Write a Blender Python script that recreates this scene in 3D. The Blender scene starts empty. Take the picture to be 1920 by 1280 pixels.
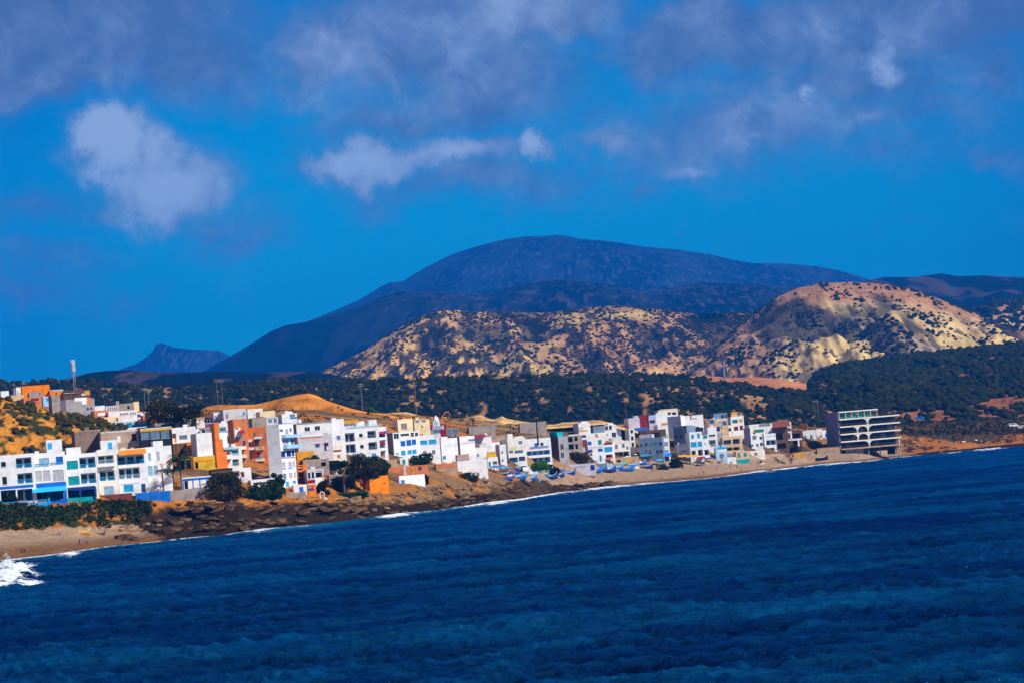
HAZE = 7.3e-5
import bpy, bmesh, math, random
import numpy as np
from mathutils import Vector, Matrix
rnd = random.Random(7)
rad = math.radians
# ------------------------------------------------------------------ camera, sky, sun
F = 6000.0; ROLL = math.atan(0.0822); CR = math.cos(ROLL); SR = math.sin(ROLL)
PITCH = math.atan(227*CR/F); H = 11.6
sc = bpy.context.scene
COL = sc.collection
_f = Vector((0, math.cos(PITCH), math.sin(PITCH))); _u0 = Vector((0, -math.sin(PITCH), math.cos(PITCH))); _r0 = Vector((1, 0, 0))
_R = _r0*CR - _u0*SR; _U = _r0*SR + _u0*CR
cam = bpy.data.cameras.new('camera'); co = bpy.data.objects.new('camera', cam); COL.objects.link(co)
cam.sensor_width = 36; cam.lens = 36*F/1920; cam.clip_start = 1; cam.clip_end = 60000
m = Matrix((_R, _U, -_f)).transposed().to_4x4(); m.translation = (0, 0, H); co.matrix_world = m
sc.camera = co
sc.view_settings.view_transform = 'Standard'; sc.view_settings.look = 'None'; sc.view_settings.exposure = 0.34
sc.view_settings.gamma = 1
sc.cycles.volume_bounces = 0; sc.cycles.max_bounces = 5; sc.cycles.diffuse_bounces = 2; sc.cycles.glossy_bounces = 2
sc.cycles.transmission_bounces = 2; sc.cycles.sample_clamp_indirect = 4

SUN = Vector((0.62, -0.42, 0.66)).normalized()
def P(x, y, D):
    d = _R*(x-960) + _U*(640-y) + _f*F
    return Vector((0, 0, H)) + d*(D/d.y)
def yh(x): return 867 - 0.0822*(x-960)
def uv(x, y):
    dx, dy = x-960, 640-y
    return dx*CR+dy*SR, -dx*SR+dy*CR+227*CR

class NT:
    def __init__(s, tree): s.t = tree; s.n = tree.nodes; s.l = tree.links
    def new(s, typ, **kw):
        n = s.n.new(typ)
        for k, v in kw.items(): setattr(n, k, v)
        return n
    def set(s, sock, v):
        if hasattr(v, 'is_linked') or isinstance(v, bpy.types.NodeSocket): s.l.new(v, sock)
        else: sock.default_value = v
    def math(s, op, a, b=0.0, c=None, clamp=False):
        n = s.new('ShaderNodeMath', operation=op, use_clamp=clamp)
        s.set(n.inputs[0], a); s.set(n.inputs[1], b)
        if c is not None: s.set(n.inputs[2], c)
        return n.outputs[0]
    def mix(s, f, a, b, mode='MIX'):
        n = s.new('ShaderNodeMix', data_type='RGBA', blend_type=mode)
        s.set(n.inputs[0], f); s.set(n.inputs[6], c4(a)); s.set(n.inputs[7], c4(b))
        return n.outputs[2]
    def noise(s, vec, scale, detail=4, rough=0.55, dist=0.0):
        n = s.new('ShaderNodeTexNoise'); s.set(n.inputs['Vector'], vec)
        n.inputs['Scale'].default_value = scale; n.inputs['Detail'].default_value = detail
        n.inputs['Roughness'].default_value = rough; n.inputs['Distortion'].default_value = dist
        return n
    def ramp(s, f, a, b):
        n = s.new('ShaderNodeMapRange', interpolation_type='SMOOTHSTEP'); s.set(n.inputs[0], f)
        n.inputs[1].default_value = a; n.inputs[2].default_value = b
        return n.outputs[0]
def c4(c):
    if isinstance(c, (tuple, list)): return (c[0], c[1], c[2], 1.0)
    return c

# clouds: photo x, y, rx, ry, weight, brightness
CLOUDS = [(60,60,440,130,1.9,.10),(330,120,260,95,1.2,.12),(120,150,190,60,1.3,.3),(210,285,92,72,1.9,1.0),(315,335,130,82,1.9,.8),
 (240,380,150,45,.9,.2),(60,390,170,45,.7,.0),(470,440,90,50,.75,.35),(400,470,90,40,.5,.25),(80,520,180,70,.6,.22),(250,560,140,40,.45,.15),
 (620,110,110,100,1.2,.62),(800,60,330,120,1.6,.35),(900,150,230,100,1.3,.3),(760,210,220,70,1.0,.2),(1010,30,190,85,1.6,.5),
 (700,300,130,48,1.7,.8),(860,285,150,46,1.6,.7),(1000,265,42,36,1.5,.9),(900,345,280,60,1.0,.35),(1150,255,110,50,1.2,.6),
 (1300,110,160,60,.8,.22),(1480,50,350,95,2.0,.2),(1700,30,340,100,2.0,.15),(1660,120,46,38,1.5,.8),(1500,190,40,22,1.3,.8),
 (1390,265,70,36,1.15,.6),(1300,300,60,28,1.1,.6),(1480,270,110,40,.85,.4),(1630,230,70,50,1.1,.5),(1420,235,420,110,1.1,.4),
 (1560,150,330,90,1.15,.3),(1850,130,130,90,.9,.3),(1840,280,130,45,.8,.35),(1720,430,70,18,.35,.0),(1220,340,60,24,.8,.4),
 (30,560,200,60,.75,.3),(120,480,170,50,.7,.25),(420,410,140,60,.7,.4),(560,300,90,60,.5,.2),(1750,210,200,90,.8,.3),(1650,300,220,60,.7,.25),(1100,200,160,60,.6,.25),(1050,380,200,40,.5,.15),(1270,415,40,18,.3,.0),(1100,330,220,40,.6,.15)]
w = bpy.data.worlds.new('World'); sc.world = w; w.use_nodes = True
t = NT(w.node_tree); t.n.clear()
out = t.new('ShaderNodeOutputWorld'); bg = t.new('ShaderNodeBackground'); t.l.new(bg.outputs[0], out.inputs[0])
bg.inputs[1].default_value = 0.09
sky = t.new('ShaderNodeTexSky', sky_type='NISHITA'); sky.sun_disc = False
sky.sun_elevation = math.asin(SUN.z); sky.sun_rotation = math.atan2(SUN.x, SUN.y)
sky.altitude = 0; sky.air_density = 1.0; sky.dust_density = 0.3; sky.ozone_density = 3.0
tc = t.new('ShaderNodeTexCoord'); D3 = tc.outputs['Generated']
sp = t.new('ShaderNodeSeparateXYZ'); t.l.new(D3, sp.inputs[0])
az = t.math('ARCTAN2', sp.outputs[0], sp.outputs[1]); el = t.math('ARCSINE', sp.outputs[2])
U = t.math('MULTIPLY', az, 6.0); V = t.math('MULTIPLY', el, 6.0)     # thousands of photo pixels
cb = t.new('ShaderNodeCombineXYZ'); t.set(cb.inputs[0], U); t.set(cb.inputs[1], V)
nz = t.noise(cb.outputs[0], 4.5, 6, .6)
off = t.new('ShaderNodeVectorMath', operation='SUBTRACT'); t.l.new(nz.outputs['Color'], off.inputs[0]); off.inputs[1].default_value = (.5, .5, .5)
nz2 = t.noise(cb.outputs[0], 17, 6, .7)
nz3 = t.noise(cb.outputs[0], 9, 7, .6, .6)
sc1 = t.new('ShaderNodeVectorMath', operation='SCALE'); t.l.new(off.outputs[0], sc1.inputs[0]); sc1.inputs[3].default_value = .22
wv = t.new('ShaderNodeVectorMath', operation='ADD'); t.l.new(cb.outputs[0], wv.inputs[0]); t.l.new(sc1.outputs[0], wv.inputs[1])
off2 = t.new('ShaderNodeVectorMath', operation='SUBTRACT'); t.l.new(nz2.outputs['Color'], off2.inputs[0]); off2.inputs[1].default_value = (.5, .5, .5)
sc2 = t.new('ShaderNodeVectorMath', operation='SCALE'); t.l.new(off2.outputs[0], sc2.inputs[0]); sc2.inputs[3].default_value = .06
wv2 = t.new('ShaderNodeVectorMath', operation='ADD'); t.l.new(wv.outputs[0], wv2.inputs[0]); t.l.new(sc2.outputs[0], wv2.inputs[1]); wv = wv2
acc = None; br = None
for (x, y, rx, ry, wt, b) in CLOUDS:
    u, v = uv(x, y); u /= 1000; v /= 1000; rx = rx*1.38/1000; ry = ry*1.35/1000
    s1 = t.new('ShaderNodeVectorMath', operation='SUBTRACT'); t.l.new(wv.outputs[0], s1.inputs[0]); s1.inputs[1].default_value = (u, v, 0)
    s2 = t.new('ShaderNodeVectorMath', operation='MULTIPLY'); t.l.new(s1.outputs[0], s2.inputs[0]); s2.inputs[1].default_value = (1/rx, 1/ry, 0)
    s3 = t.new('ShaderNodeVectorMath', operation='LENGTH'); t.l.new(s2.outputs[0], s3.inputs[0])
    f = t.math('MULTIPLY', t.math('SUBTRACT', 1.0, s3.outputs['Value'], clamp=True), wt)
    acc = f if acc is None else t.math('SMOOTH_MAX', acc, f, .15)
    if b > .01:
        g = t.math('MULTIPLY', f, b); br = g if br is None else t.math('SMOOTH_MAX', br, g, .08)
nn = t.math('SUBTRACT', nz2.outputs[0], .5)
dens = t.ramp(t.math('ADD', t.math('ADD', acc, t.math('MULTIPLY', nn, .55)), t.math('MULTIPLY', t.math('SUBTRACT', nz.outputs[0], .5), .6)), .06, 1.05)
brt = t.ramp(t.math('ADD', br, t.math('ADD', t.math('MULTIPLY', nn, .3), t.math('MULTIPLY', t.math('SUBTRACT', nz3.outputs[0], .5), 1.5))), -.05, 1.25)
# unseen cloud cover added above and beside the view to set ambient light
gm = t.noise(D3, 3.2, 6, .6)
hi = t.ramp(V, .95, 1.8); sd = t.ramp(t.math('ABSOLUTE', U), 1.15, 1.9)
amb_clouds = t.math('MULTIPLY', t.ramp(gm.outputs[0], .42, .62), t.math('MAXIMUM', hi, t.math('MULTIPLY', sd, .6)))
ccol = t.mix(brt, (.80, 1.3, 2.8), (4.2, 5.3, 7.2))
hsv = t.new('ShaderNodeHueSaturation'); hsv.inputs['Saturation'].default_value = 1.0; hsv.inputs['Value'].default_value = 1.0
t.l.new(sky.outputs[0], hsv.inputs['Color'])
SKY_TINT = (0.0, .60, 1.0)
skyc = t.mix(1.0, hsv.outputs[0], SKY_TINT, 'MULTIPLY')
# above the band of clear blue the sky is tinted and dimmed to lower the ambient light
skyh = t.mix(1.0, sky.outputs[0], (0.4, .6, .9), 'MULTIPLY')
skyc = t.mix(t.ramp(V, .45, 1.1), skyc, t.mix(1.0, skyc, (1, .66, .84), 'MULTIPLY'))
skyc = t.mix(t.ramp(el, .18, .5), skyc, skyh)
skyc = t.mix(t.math('MAXIMUM', t.ramp(U, -.45, -1.1), t.ramp(U, .6, 1.2)), skyc, t.mix(1.0, skyc, (1, .68, .82), 'MULTIPLY'))
c1 = t.mix(t.math('MULTIPLY', dens, .82), skyc, ccol)
c2 = t.mix(t.math('MULTIPLY', amb_clouds, .9), c1, (1.7, 2.2, 3.2))
t.l.new(c2, bg.inputs[0])
w.cycles.sampling_method = 'MANUAL'; w.cycles.sample_map_resolution = 512

sl = bpy.data.lights.new('sun', 'SUN'); so = bpy.data.objects.new('sun', sl); COL.objects.link(so)
sl.energy = 5.0; sl.angle = rad(.5); sl.color = (1, .93, .82)
so.rotation_euler = SUN.to_track_quat('Z', 'Y').to_euler(); so.location = (200, -200, 300)

# ------------------------------------------------------------------ helpers
def vnoise(x, y, seed=0):
    xi = np.floor(x).astype(np.int64); yi = np.floor(y).astype(np.int64); fx = x-xi; fy = y-yi
    fx = fx*fx*(3-2*fx); fy = fy*fy*(3-2*fy)
    def h(a, b):
        n = (a*374761393 + b*668265263 + seed*982451653) & 0x7fffffff
        n = ((n ^ (n >> 13))*1274126177) & 0x7fffffff
        return ((n ^ (n >> 16)) & 0xffff)/65535.0
    return (h(xi, yi)*(1-fx)+h(xi+1, yi)*fx)*(1-fy)+(h(xi, yi+1)*(1-fx)+h(xi+1, yi+1)*fx)*fy
def fbm(x, y, o=5, seed=0, ridged=False):
    a = .5; s = 0*x; tt = 0
    for i in range(o):
        n = vnoise(x, y, seed+i*17)
        if ridged: n = 1-np.abs(2*n-1)
        s = s+a*n; tt += a; a *= .5; x = x*2.03+11.3; y = y*2.03+7.7
    return s/tt
def prop(o, label=None, cat=None, group=None, kind=None):
    if label: o['label'] = label
    if cat: o['category'] = cat
    if group: o['group'] = group
    if kind: o['kind'] = kind
    return o
def mesh_np(name, verts, faces, mats, parent=None, smooth=False, midx=None, attr=None):
    verts = np.asarray(verts, dtype=np.float32); me = bpy.data.meshes.new(name)
    faces = np.asarray(faces, dtype=np.int32); k = faces.shape[1]
    me.vertices.add(len(verts)); me.vertices.foreach_set('co', verts.ravel())
    me.loops.add(faces.size); me.loops.foreach_set('vertex_index', faces.ravel())
    me.polygons.add(len(faces)); me.polygons.foreach_set('loop_start', np.arange(0, faces.size, k, dtype=np.int32))
    me.polygons.foreach_set('loop_total', np.full(len(faces), k, dtype=np.int32))
    for mm in (mats if isinstance(mats, list) else [mats]): me.materials.append(mm)
    if midx is not None: me.polygons.foreach_set('material_index', np.asarray(midx, dtype=np.int32))
    me.update(calc_edges=True); me.validate()
    if smooth: me.polygons.foreach_set('use_smooth', np.ones(len(me.polygons), dtype=bool))
    if attr is not None:
        a = me.color_attributes.new('zone', 'FLOAT_COLOR', 'POINT'); a.data.foreach_set('color', np.asarray(attr, dtype=np.float32).ravel())
    o = bpy.data.objects.new(name, me); COL.objects.link(o)
    if parent: o.parent = parent
    return o
def grid_faces(nr, nc):
    i = np.arange((nr-1)*(nc-1)); r = i//(nc-1); c = i % (nc-1); a = r*nc+c
    return np.stack([a, a+1, a+nc+1, a+nc], 1)
MATS = {}
def mat(name, col, rough=.85, var=.12, scale=.6, spec=.3, bump=0.0, col2=None, emit=None, metal=0.0):
    if name in MATS: return MATS[name]
    m = bpy.data.materials.new(name); m.use_nodes = True; t = NT(m.node_tree); b = t.n['Principled BSDF']
    b.inputs['Roughness'].default_value = rough; b.inputs['Specular IOR Level'].default_value = spec; b.inputs['Metallic'].default_value = metal
    tc = t.new('ShaderNodeTexCoord'); n = t.noise(tc.outputs['Object'], scale, 5, .6)
    if col2 is None: col2 = tuple(c*(1-2*var) for c in col)
    c = t.mix(t.ramp(n.outputs[0], .4, .75), col, col2)
    t.l.new(c, b.inputs['Base Color'])
    if bump:
        bn = t.new('ShaderNodeBump'); bn.inputs['Strength'].default_value = bump; bn.inputs['Distance'].default_value = .3
        n2 = t.noise(tc.outputs['Object'], scale*6, 4, .6); t.l.new(n2.outputs[0], bn.inputs['Height']); t.l.new(bn.outputs[0], b.inputs['Normal'])
    MATS[name] = m; return m

# ------------------------------------------------------------------ land profile
cx = np.array([-260,0,100,200,290,340,440,600,700,770,830,900,960,1020,1130,1180,1320,1450,1520,1600,1660,1720,1780,1830,1920,2180.])
sy = np.array([1075,1048,1037,1022,1013,1007,999,983,970,962,955,945,938,928,913,909,896,881,872,866,858,853,848,842,835,812.])
y2 = np.array([1030,1003,995,992,990,985,972,962,955,948,940,930,921,915,905,897,884,870,863,858,852,845,840,836,826,803.])
d2 = np.array([40,44,44,44,40,28,22,26,28,30,32,32,32,32,25,42,42,34,32,31,28,25,22,24,28,30.])
y3 = np.array([950,946,945,942,940,939,937,935,930,918,908,895,893,890,884,882,872,858,852,847,845,838,834,829,822,800.])
D3_ = np.array([770,775,785,795,800,805,825,855,900,925,960,1010,1050,1115,1225,1240,1270,1360,1410,1430,1450,1475,1490,1510,1530,1560.])
k4 = np.array([-260,0,300,450,600,720,850,950,1050,1180,1300,1400,1500,1600,1700,1800,1920,2180.])
y4 = np.array([870,852,815,795,792,793,806,815,812,800,797,802,810,815,812,808,797,775.])
D4 = np.array([880,880,910,980,1020,1060,1120,1180,1260,1330,1360,1400,1450,1500,1560,1600,1640,1700.])
k5 = np.array([-260,0,250,450,600,750,900,1100,1250,1400,1600,1920,2180.])
y5 = np.array([765,748,770,766,766,774,787,797,792,797,802,782,760.])
D5 = np.array([1150,1150,1150,1150,1150,1250,1350,1450,1500,1550,1650,1900,2000.])
def prof(x):
    """rows (D, z) for an array of photo columns x (measured on the row's own height)"""
    h = yh(x); r = []
    s = np.interp(x, cx, sy); Ds = 69600/(s-h)
    z = lambda y, D: H-(y-h)*CR*D/F
    r.append((Ds-90, 0*x-5)); r.append((Ds, 0*x))
    a = np.interp(x, cx, y2); Da = Ds+np.interp(x, cx, d2); r.append((Da, z(a, Da)))
    a = np.interp(x, cx, y3); Db = np.maximum(np.interp(x, cx, D3_), Da+8); r.append((Db, z(a, Db)))
    a = np.interp(x, k4, y4); Dc = np.interp(x, k4, D4); r.append((Dc, z(a, Dc)))
    a = np.interp(x, k5, y5); Dd = np.interp(x, k5, D5); r.append((Dd, z(a, Dd)))
    r.append((Dd+450, z(a, Dd)*.6)); r.append((Dd*0+15900, 0*x+5))
    return r
def ground(x, y):
    """distance at which the sight line through a photo pixel meets the land"""
    r = prof(np.array([float(x)])); h = yh(x)
    Ds = [float(q[0][0]) for q in r]; zs = [float(q[1][0]) for q in r]
    for D in np.arange(Ds[1], Ds[5]+300, 1.5):
        zr = H-(y-h)*CR*D/F
        if np.interp(D, Ds, zs) >= zr: return float(D)
    return Ds[5]
def gz(x, D):
    r = prof(np.array([float(x)])); return float(np.interp(D, [float(q[0][0]) for q in r], [float(q[1][0]) for q in r]))
def pix(p):
    d = Vector(p)-Vector((0, 0, H)); k = d.dot(_f); return 960+F*d.dot(_R)/k, 640-F*d.dot(_U)/k
def col_world(x, D):   # world X for a photo column seen at the horizon
    d = _R*(x-960) + _U*(640-yh(x)) + _f*F
    return d.x/d.y*D

# colour of the land by place
SAND=(.42,.28,.18); WET=(.22,.11,.05); ROCKD=(.034,.022,.012); ROCKT=(.26,.16,.08); ORNG=(.46,.17,.025); SCRUB=(.035,.04,.012); DUST=(.42,.24,.11); EARTH=(.16,.10,.05)
def lerp3(a, b, f): return a*(1-f[..., None])+b*f[..., None]
nc = 620; X = np.linspace(-260, 2180, nc); R = prof(X)
segs = [5, 16, 22, 50, 18, 8, 6]; rows = []; tags = []
for i, n in enumerate(segs):
    for j in range(n):
        f = j/n; rows.append((R[i][0]*(1-f)+R[i+1][0]*f, R[i][1]*(1-f)+R[i+1][1]*f)); tags.append(i+f)
rows.append(R[7]); tags.append(7.0)
nr = len(rows); DD = np.array([q[0] for q in rows]); ZZ = np.array([q[1] for q in rows]); TG = np.repeat(np.array(tags)[:, None], nc, 1)
XX = np.repeat(X[None], nr, 0)
kx = (_R.x*(XX-960)+_U.x*(640-yh(XX))+_f.x*F)/(_R.y*(XX-960)+_U.y*(640-yh(XX))+_f.y*F)
WX = kx*DD
sstep = lambda v, a, b: (lambda q: q*q*(3-2*q))(np.clip((v-a)/(b-a), 0, 1))
rocky = sstep(XX, 255, 330)*(1-sstep(XX, 1130, 1175)) + sstep(XX, 1700, 1740)*.8
n1 = fbm(WX*.12, DD*.12, 5, 3, True); n2 = fbm(WX*.5, DD*.5, 4, 9)
lay = fbm(WX*.05+n2*.3, (ZZ*1.1), 3, 21)
hump = np.clip(1-np.abs(TG-2.05)/1.05, 0, 1)
ZZ = ZZ + rocky*np.clip(1-np.abs(TG-2.7)/.7, 0, 1)*(np.round(fbm(WX*.12, DD*.1+ZZ*.2, 4, 23)*6)/6-.5)*2.6
ZZ = ZZ + rocky*hump*((n1-.45)*5.2+(n2-.5)*2.4+(lay-.5)*1.0)*np.where(XX > 1650, .45, 1)*np.interp(XX, [250, 600, 800, 1130], [1.15, .8, .6, .35])
cl = (1-sstep(XX, 250, 340))*np.clip(1-np.abs(TG-2.5)/.6, 0, 1)
ZZ = ZZ + cl*((n1-.5)*3.0+(n2-.5)*1.2)
ZZ = ZZ + (n2-.5)*.25*(TG > 1.2)
XX0 = XX; XX = XX+(n2-.5)*34+(n1-.5)*40+(fbm(WX*.03, DD*.03, 3, 99)-.5)*60
sand = np.array(SAND); C = np.zeros((nr, nc, 3)); C[:] = np.array(DUST)
C = lerp3(C, np.array(EARTH), sstep(fbm(WX*.06, DD*.06, 4, 5), .35, .6))
C = lerp3(C, np.array(ORNG), sstep(fbm(WX*.05, DD*.05, 4, 55), .45, .6)*(XX < 900)*(TG > 3))
beach = np.where(XX < 300, (TG < 2.15), (TG < 3.15) & (XX > 900))
C[beach] = SAND
wet = np.clip(sstep(TG, 1.75, 1.25), 0, 1)*beach
C = lerp3(C, np.array(WET), wet)
# left cliff
cf = ((XX < 330) & (TG >= 2.12) & (TG < 3.3)); q = sstep(fbm(WX*.18, DD*.1+ZZ*.3, 4, 31), .42, .56)
cc = lerp3(np.broadcast_to(np.array(ORNG), C.shape), np.array(SCRUB), q); C[cf] = cc[cf]
# rock ledges
rk = (XX >= 285) & (XX < 1000) & (TG < 3.2); f = np.clip((TG-2.45)*3.0+(n2-.5)*2.4+(n1-.5)*1.5-(XX < 640)*.75+sstep(XX, 660, 760)*1.35, 0, 1)
rc = lerp3(np.broadcast_to(np.array(ROCKD), C.shape), np.array(ROCKT), f)
rc = lerp3(rc, np.array(ORNG)*1.1, sstep(TG+(n2-.5)*.7+(n1-.5)*.5, 2.5, 2.85)*(XX < 690)); rc = lerp3(rc, np.array(ORNG), sstep(fbm(WX*.1, DD*.1, 3, 77)+(TG-2.4)*.15, .50, .58)*(TG > 2.1)*.85)
rc = lerp3(rc, np.array(ROCKD), np.clip(1.6-TG, 0, 1)*1.0*(TG < 1.9)); C[rk] = rc[rk]
rk = (XX >= 1000) & (XX < 1150) & (TG < 2.05); C[rk] = np.array(ROCKD)*1.3
rk = (XX > 930) & (XX < 1040) & (TG < 2.6); g = np.clip((n2-.3)*2, 0, 1); C[rk] = lerp3(np.broadcast_to(np.array(ROCKD), C.shape), np.array(ROCKT)*.6, g)[rk]
rt = (XX > 1690) & (TG > 1.6); g = fbm(WX*.05, DD*.03, 4, 41); rc = lerp3(np.broadcast_to(np.array((.42,.15,.03)), C.shape), np.array((.10,.06,.03)), sstep(g+(TG-3.4)*.22+(n2-.5)*.35, .42, .52)); C[rt] = rc[rt]
rt = (XX > 1725) & (TG < 1.6); C[rt] = np.array(ROCKD)
# earth under the right hand bank
rt = (XX > 1480) & (XX <= 1700) & (TG > 3.05); C[rt] = lerp3(np.broadcast_to(np.array((.34,.16,.05)), C.shape), np.array(EARTH)*.6, sstep(fbm(WX*.07, DD*.07, 3, 91), .4, .6))[rt]
XX = XX0
def zone_mat(name, amt=.5, scale=.35, bump=.5, rough=.95, spots=None):
    m = bpy.data.materials.new(name); m.use_nodes = True; t = NT(m.node_tree); b = t.n['Principled BSDF']
    b.inputs['Roughness'].default_value = rough; b.inputs['Specular IOR Level'].default_value = 0.0
    a = t.new('ShaderNodeAttribute', attribute_name='zone'); tc = t.new('ShaderNodeTexCoord'); mp = t.new('ShaderNodeMapping'); t.l.new(tc.outputs['Object'], mp.inputs[0]); mp.inputs['Scale'].default_value = (1, 1 if name == 'land_soil' else .2, 1)
    n = t.noise(mp.outputs[0], scale, 7, .65); n2 = t.noise(mp.outputs[0], scale*5, 4, .6)
    f = t.math('ADD', t.math('MULTIPLY', n.outputs[0], .6), t.math('MULTIPLY', n2.outputs[0], .4))
    k = t.math('MULTIPLY_ADD', t.math('SUBTRACT', f, .5), amt*6, 1.0)
    k = t.math('MINIMUM', t.math('MAXIMUM', k, .25), 1.6)
    sc_ = t.new('ShaderNodeVectorMath', operation='SCALE'); t.l.new(a.outputs['Color'], sc_.inputs[0]); t.l.new(k, sc_.inputs[3])
    c = sc_.outputs[0]
    t.l.new(c, b.inputs['Base Color'])
    if bump:
        bn = t.new('ShaderNodeBump'); bn.inputs['Strength'].default_value = bump; bn.inputs['Distance'].default_value = 1.0
        t.l.new(n2.outputs[0], bn.inputs['Height']); t.l.new(bn.outputs[0], b.inputs['Normal'])
    return m
V3 = np.stack([WX, DD, ZZ], -1).reshape(-1, 3)
att = np.concatenate([C.reshape(-1, 3), np.ones((nr*nc, 1))], 1)
land = mesh_np('ground', V3, grid_faces(nr, nc), zone_mat('land_soil', .5, .4, 1.0), smooth=True, attr=att)
prop(land, 'sandy beach, tan rocks and dusty slope under the seaside town', kind='structure')

# ------------------------------------------------------------------ hills
def hill(name, label, crest, Dc, Df, zf, colf, amp=12, wl=.004, nx=300, ny=70, amt=.4, msc=.02, seed=0, jag=.6, bulge=1.0, bump=.6, pw=1.0, gd=.45):
    cr = np.array(crest, float); x = np.linspace(cr[0, 0], cr[-1, 0], nx); y = np.interp(x, cr[:, 0], cr[:, 1])
    if callable(Dc): Dc = Dc(x)
    zc = H-(y-yh(x))*CR*Dc/F; zf = np.minimum(zf, zc-2)
    tt = np.linspace(0, 1, ny)
    k = (_R.x*(x-960)+_U.x*(640-yh(x))+_f.x*F)/(_R.y*(x-960)+_U.y*(640-yh(x))+_f.y*F)
    T = tt[:, None]; D = Df*(1-T)+Dc*T+0*x[None]
    Z = zf+(zc-zf)*(T*.7+.3*np.sin(T*math.pi/2))**(pw*.95)
    Xw = k[None]*D
    g = fbm(Xw*wl, D*wl*gd, 5, seed, True); g2 = fbm(Xw*wl*3.3, D*wl*1.6, 4, seed+5)
    hat = np.clip(T*4, 0, 1)*np.where(T < .96, 1, jag)*np.clip((1-T)*1.6+.02, 0, 1)
    dz = ((g-.55)*2*amp+(g2-.5)*amp*.8)*hat; Z = Z+dz
    # back slope
    nb = 14; tb = np.linspace(0, 1, nb)[1:, None]; Db = Dc+tb*(np.mean(np.atleast_1d(Dc)))*.18+0*x[None]; Zb = Z[-1][None]*(1-tb**1.4)-5
    D = np.concatenate([D, Db]); Z = np.concatenate([Z, Zb]); Xw = k[None]*D
    N = ny+nb-1; t2 = np.concatenate([np.repeat(T, nx, 1), np.ones((nb-1, nx))]); G = np.concatenate([g, np.repeat(g[-1:], nb-1, 0)])
    c = colf(np.repeat(x[None], N, 0), t2, Xw, D, Z, G)
    o = mesh_np(name, np.stack([Xw, D, Z], -1).reshape(-1, 3), grid_faces(N, nx), zone_mat(name+'_soil', amt*1.2, msc, bump), smooth=True,
                attr=np.concatenate([np.clip(c, 0, 1).reshape(-1, 3), np.ones((N*nx, 1))], 1))
    prop(o, label, kind='structure')
    return dict(x=x, D=D, Z=Z, X=Xw, c=c, nx=nx, N=N, ny=ny)
A = np.array
def mixc(a, b, f): return A(a)*(1-f[..., None])+A(b)*f[..., None]
FOREST = (.005, .012, .010); TANC = (.56, .32, .10); ROSE = (.36, .19, .09); PALE = (.56, .39, .15); REDT = (.36, .18, .075)
def speck(b, X, D, lo, hi, k=.9): return mixc(b, FOREST, sstep(fbm(X*.13, D*.022, 3, 88)*.6+fbm(X*.03, D*.006, 3, 89)*.4, lo, hi)*k)
def c_near(x, t, X, D, Z, G): return mixc((.50, .20, .025), SCRUB, sstep(fbm(X*.35, D*.22, 5, 2)+t*.12, .53, .62))
def c_mound(x, t, X, D, Z, G): return mixc((.62, .23, .03), (.36, .13, .02), sstep(fbm(X*.04, D*.02+Z*.1, 4, 8), .45, .7))
def c_tanm(x, t, X, D, Z, G): return mixc((.62, .38, .14), (.42, .24, .10), sstep(fbm(X*.04, D*.02+Z*.15, 4, 8), .45, .65))
def c_forest(x, t, X, D, Z, G): return mixc((.30, .16, .06), FOREST, sstep(fbm(X*.04, D*.008, 4, 12)*.4+fbm(X*.18, D*.022, 4, 18)*.6, .41, .48))
def c_forest2(x, t, X, D, Z, G): return mixc((.24, .09, .035), FOREST, sstep(fbm(X*.035, D*.005, 5, 14)*.5+fbm(X*.14, D*.016, 4, 19)*.5+(t > .85)*.2-.16*(1-sstep(t, .08, .3))*(x > 1560), .42, .5))
def c_band(x, t, X, D, Z, G): return mixc((.50, .20, .07), (.36, .14, .06), fbm(X*.02, D*.01, 3, 4))
def c_tan(x, t, X, D, Z, G):
    b = mixc(TANC, ROSE, sstep(x, 850, 1000)*.8+0*t)
    b = mixc(b, (.50, .33, .11), sstep(fbm(X*.012, D*.008, 3, 65), .55, .65)); b = speck(b, X, D, .47, .56)
    return mixc(b, FOREST, sstep(1-G, .52, .64)*.8+sstep(t, .8, 1)*.3*sstep(x, 980, 1100)*1.0)
def c_tan2(x, t, X, D, Z, G):
    b = mixc(PALE, (.40, .28, .16), sstep(fbm(X*.01, D*.01, 3, 65), .45, .6))
    b = speck(b, X, D, .54, .62, .7); b = mixc(b, REDT, sstep(t+fbm(X*.01, D*.01, 3, 5)*.25, .86, .98)); b = mixc(b, ROSE, (1-sstep(x, 1440, 1500))*.8)
    return mixc(b, FOREST, sstep(1-G, .48, .60)*.85)
def c_blue(x, t, X, D, Z, G): return mixc(mixc((.012, .016, .020), (.001, .005, .008), sstep(fbm(X*.013, D*.0018, 6, 33)+(1-G)*.08, .42, .60)), (.055, .04, .045), sstep(fbm(X*.10, D*.012, 4, 50), .57, .67)*.7*sstep(x, 600, 900))  # bluish ground colour adds painted haze to the foothills
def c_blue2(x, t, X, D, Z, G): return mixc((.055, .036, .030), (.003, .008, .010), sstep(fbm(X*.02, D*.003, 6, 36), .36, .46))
def c_far(x, t, X, D, Z, G): return mixc(mixc((.010, .022, .036), (.001, .008, .018), sstep(fbm(X*.009, D*.0012, 6, 39)+(1-G)*.10, .44, .64)), (.05, .048, .08), sstep(fbm(X*.09, D*.010, 4, 49), .58, .68)*.6)  # blue of distance haze partly put into the mountain's own colour
HN = hill('near_hill', 'orange hillside dotted with dark bushes above the left houses', [(-300,735),(-60,738),(0,741),(22,743),(43,750),(67,757),(93,762),(113,775),(138,770),(152,778),(177,782),(208,790),(233,797),(245,815),(262,840)], 905, 835, 14, c_near, amp=1.6, wl=.05, nx=160, ny=50, amt=.3, msc=.3, seed=3)
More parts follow.
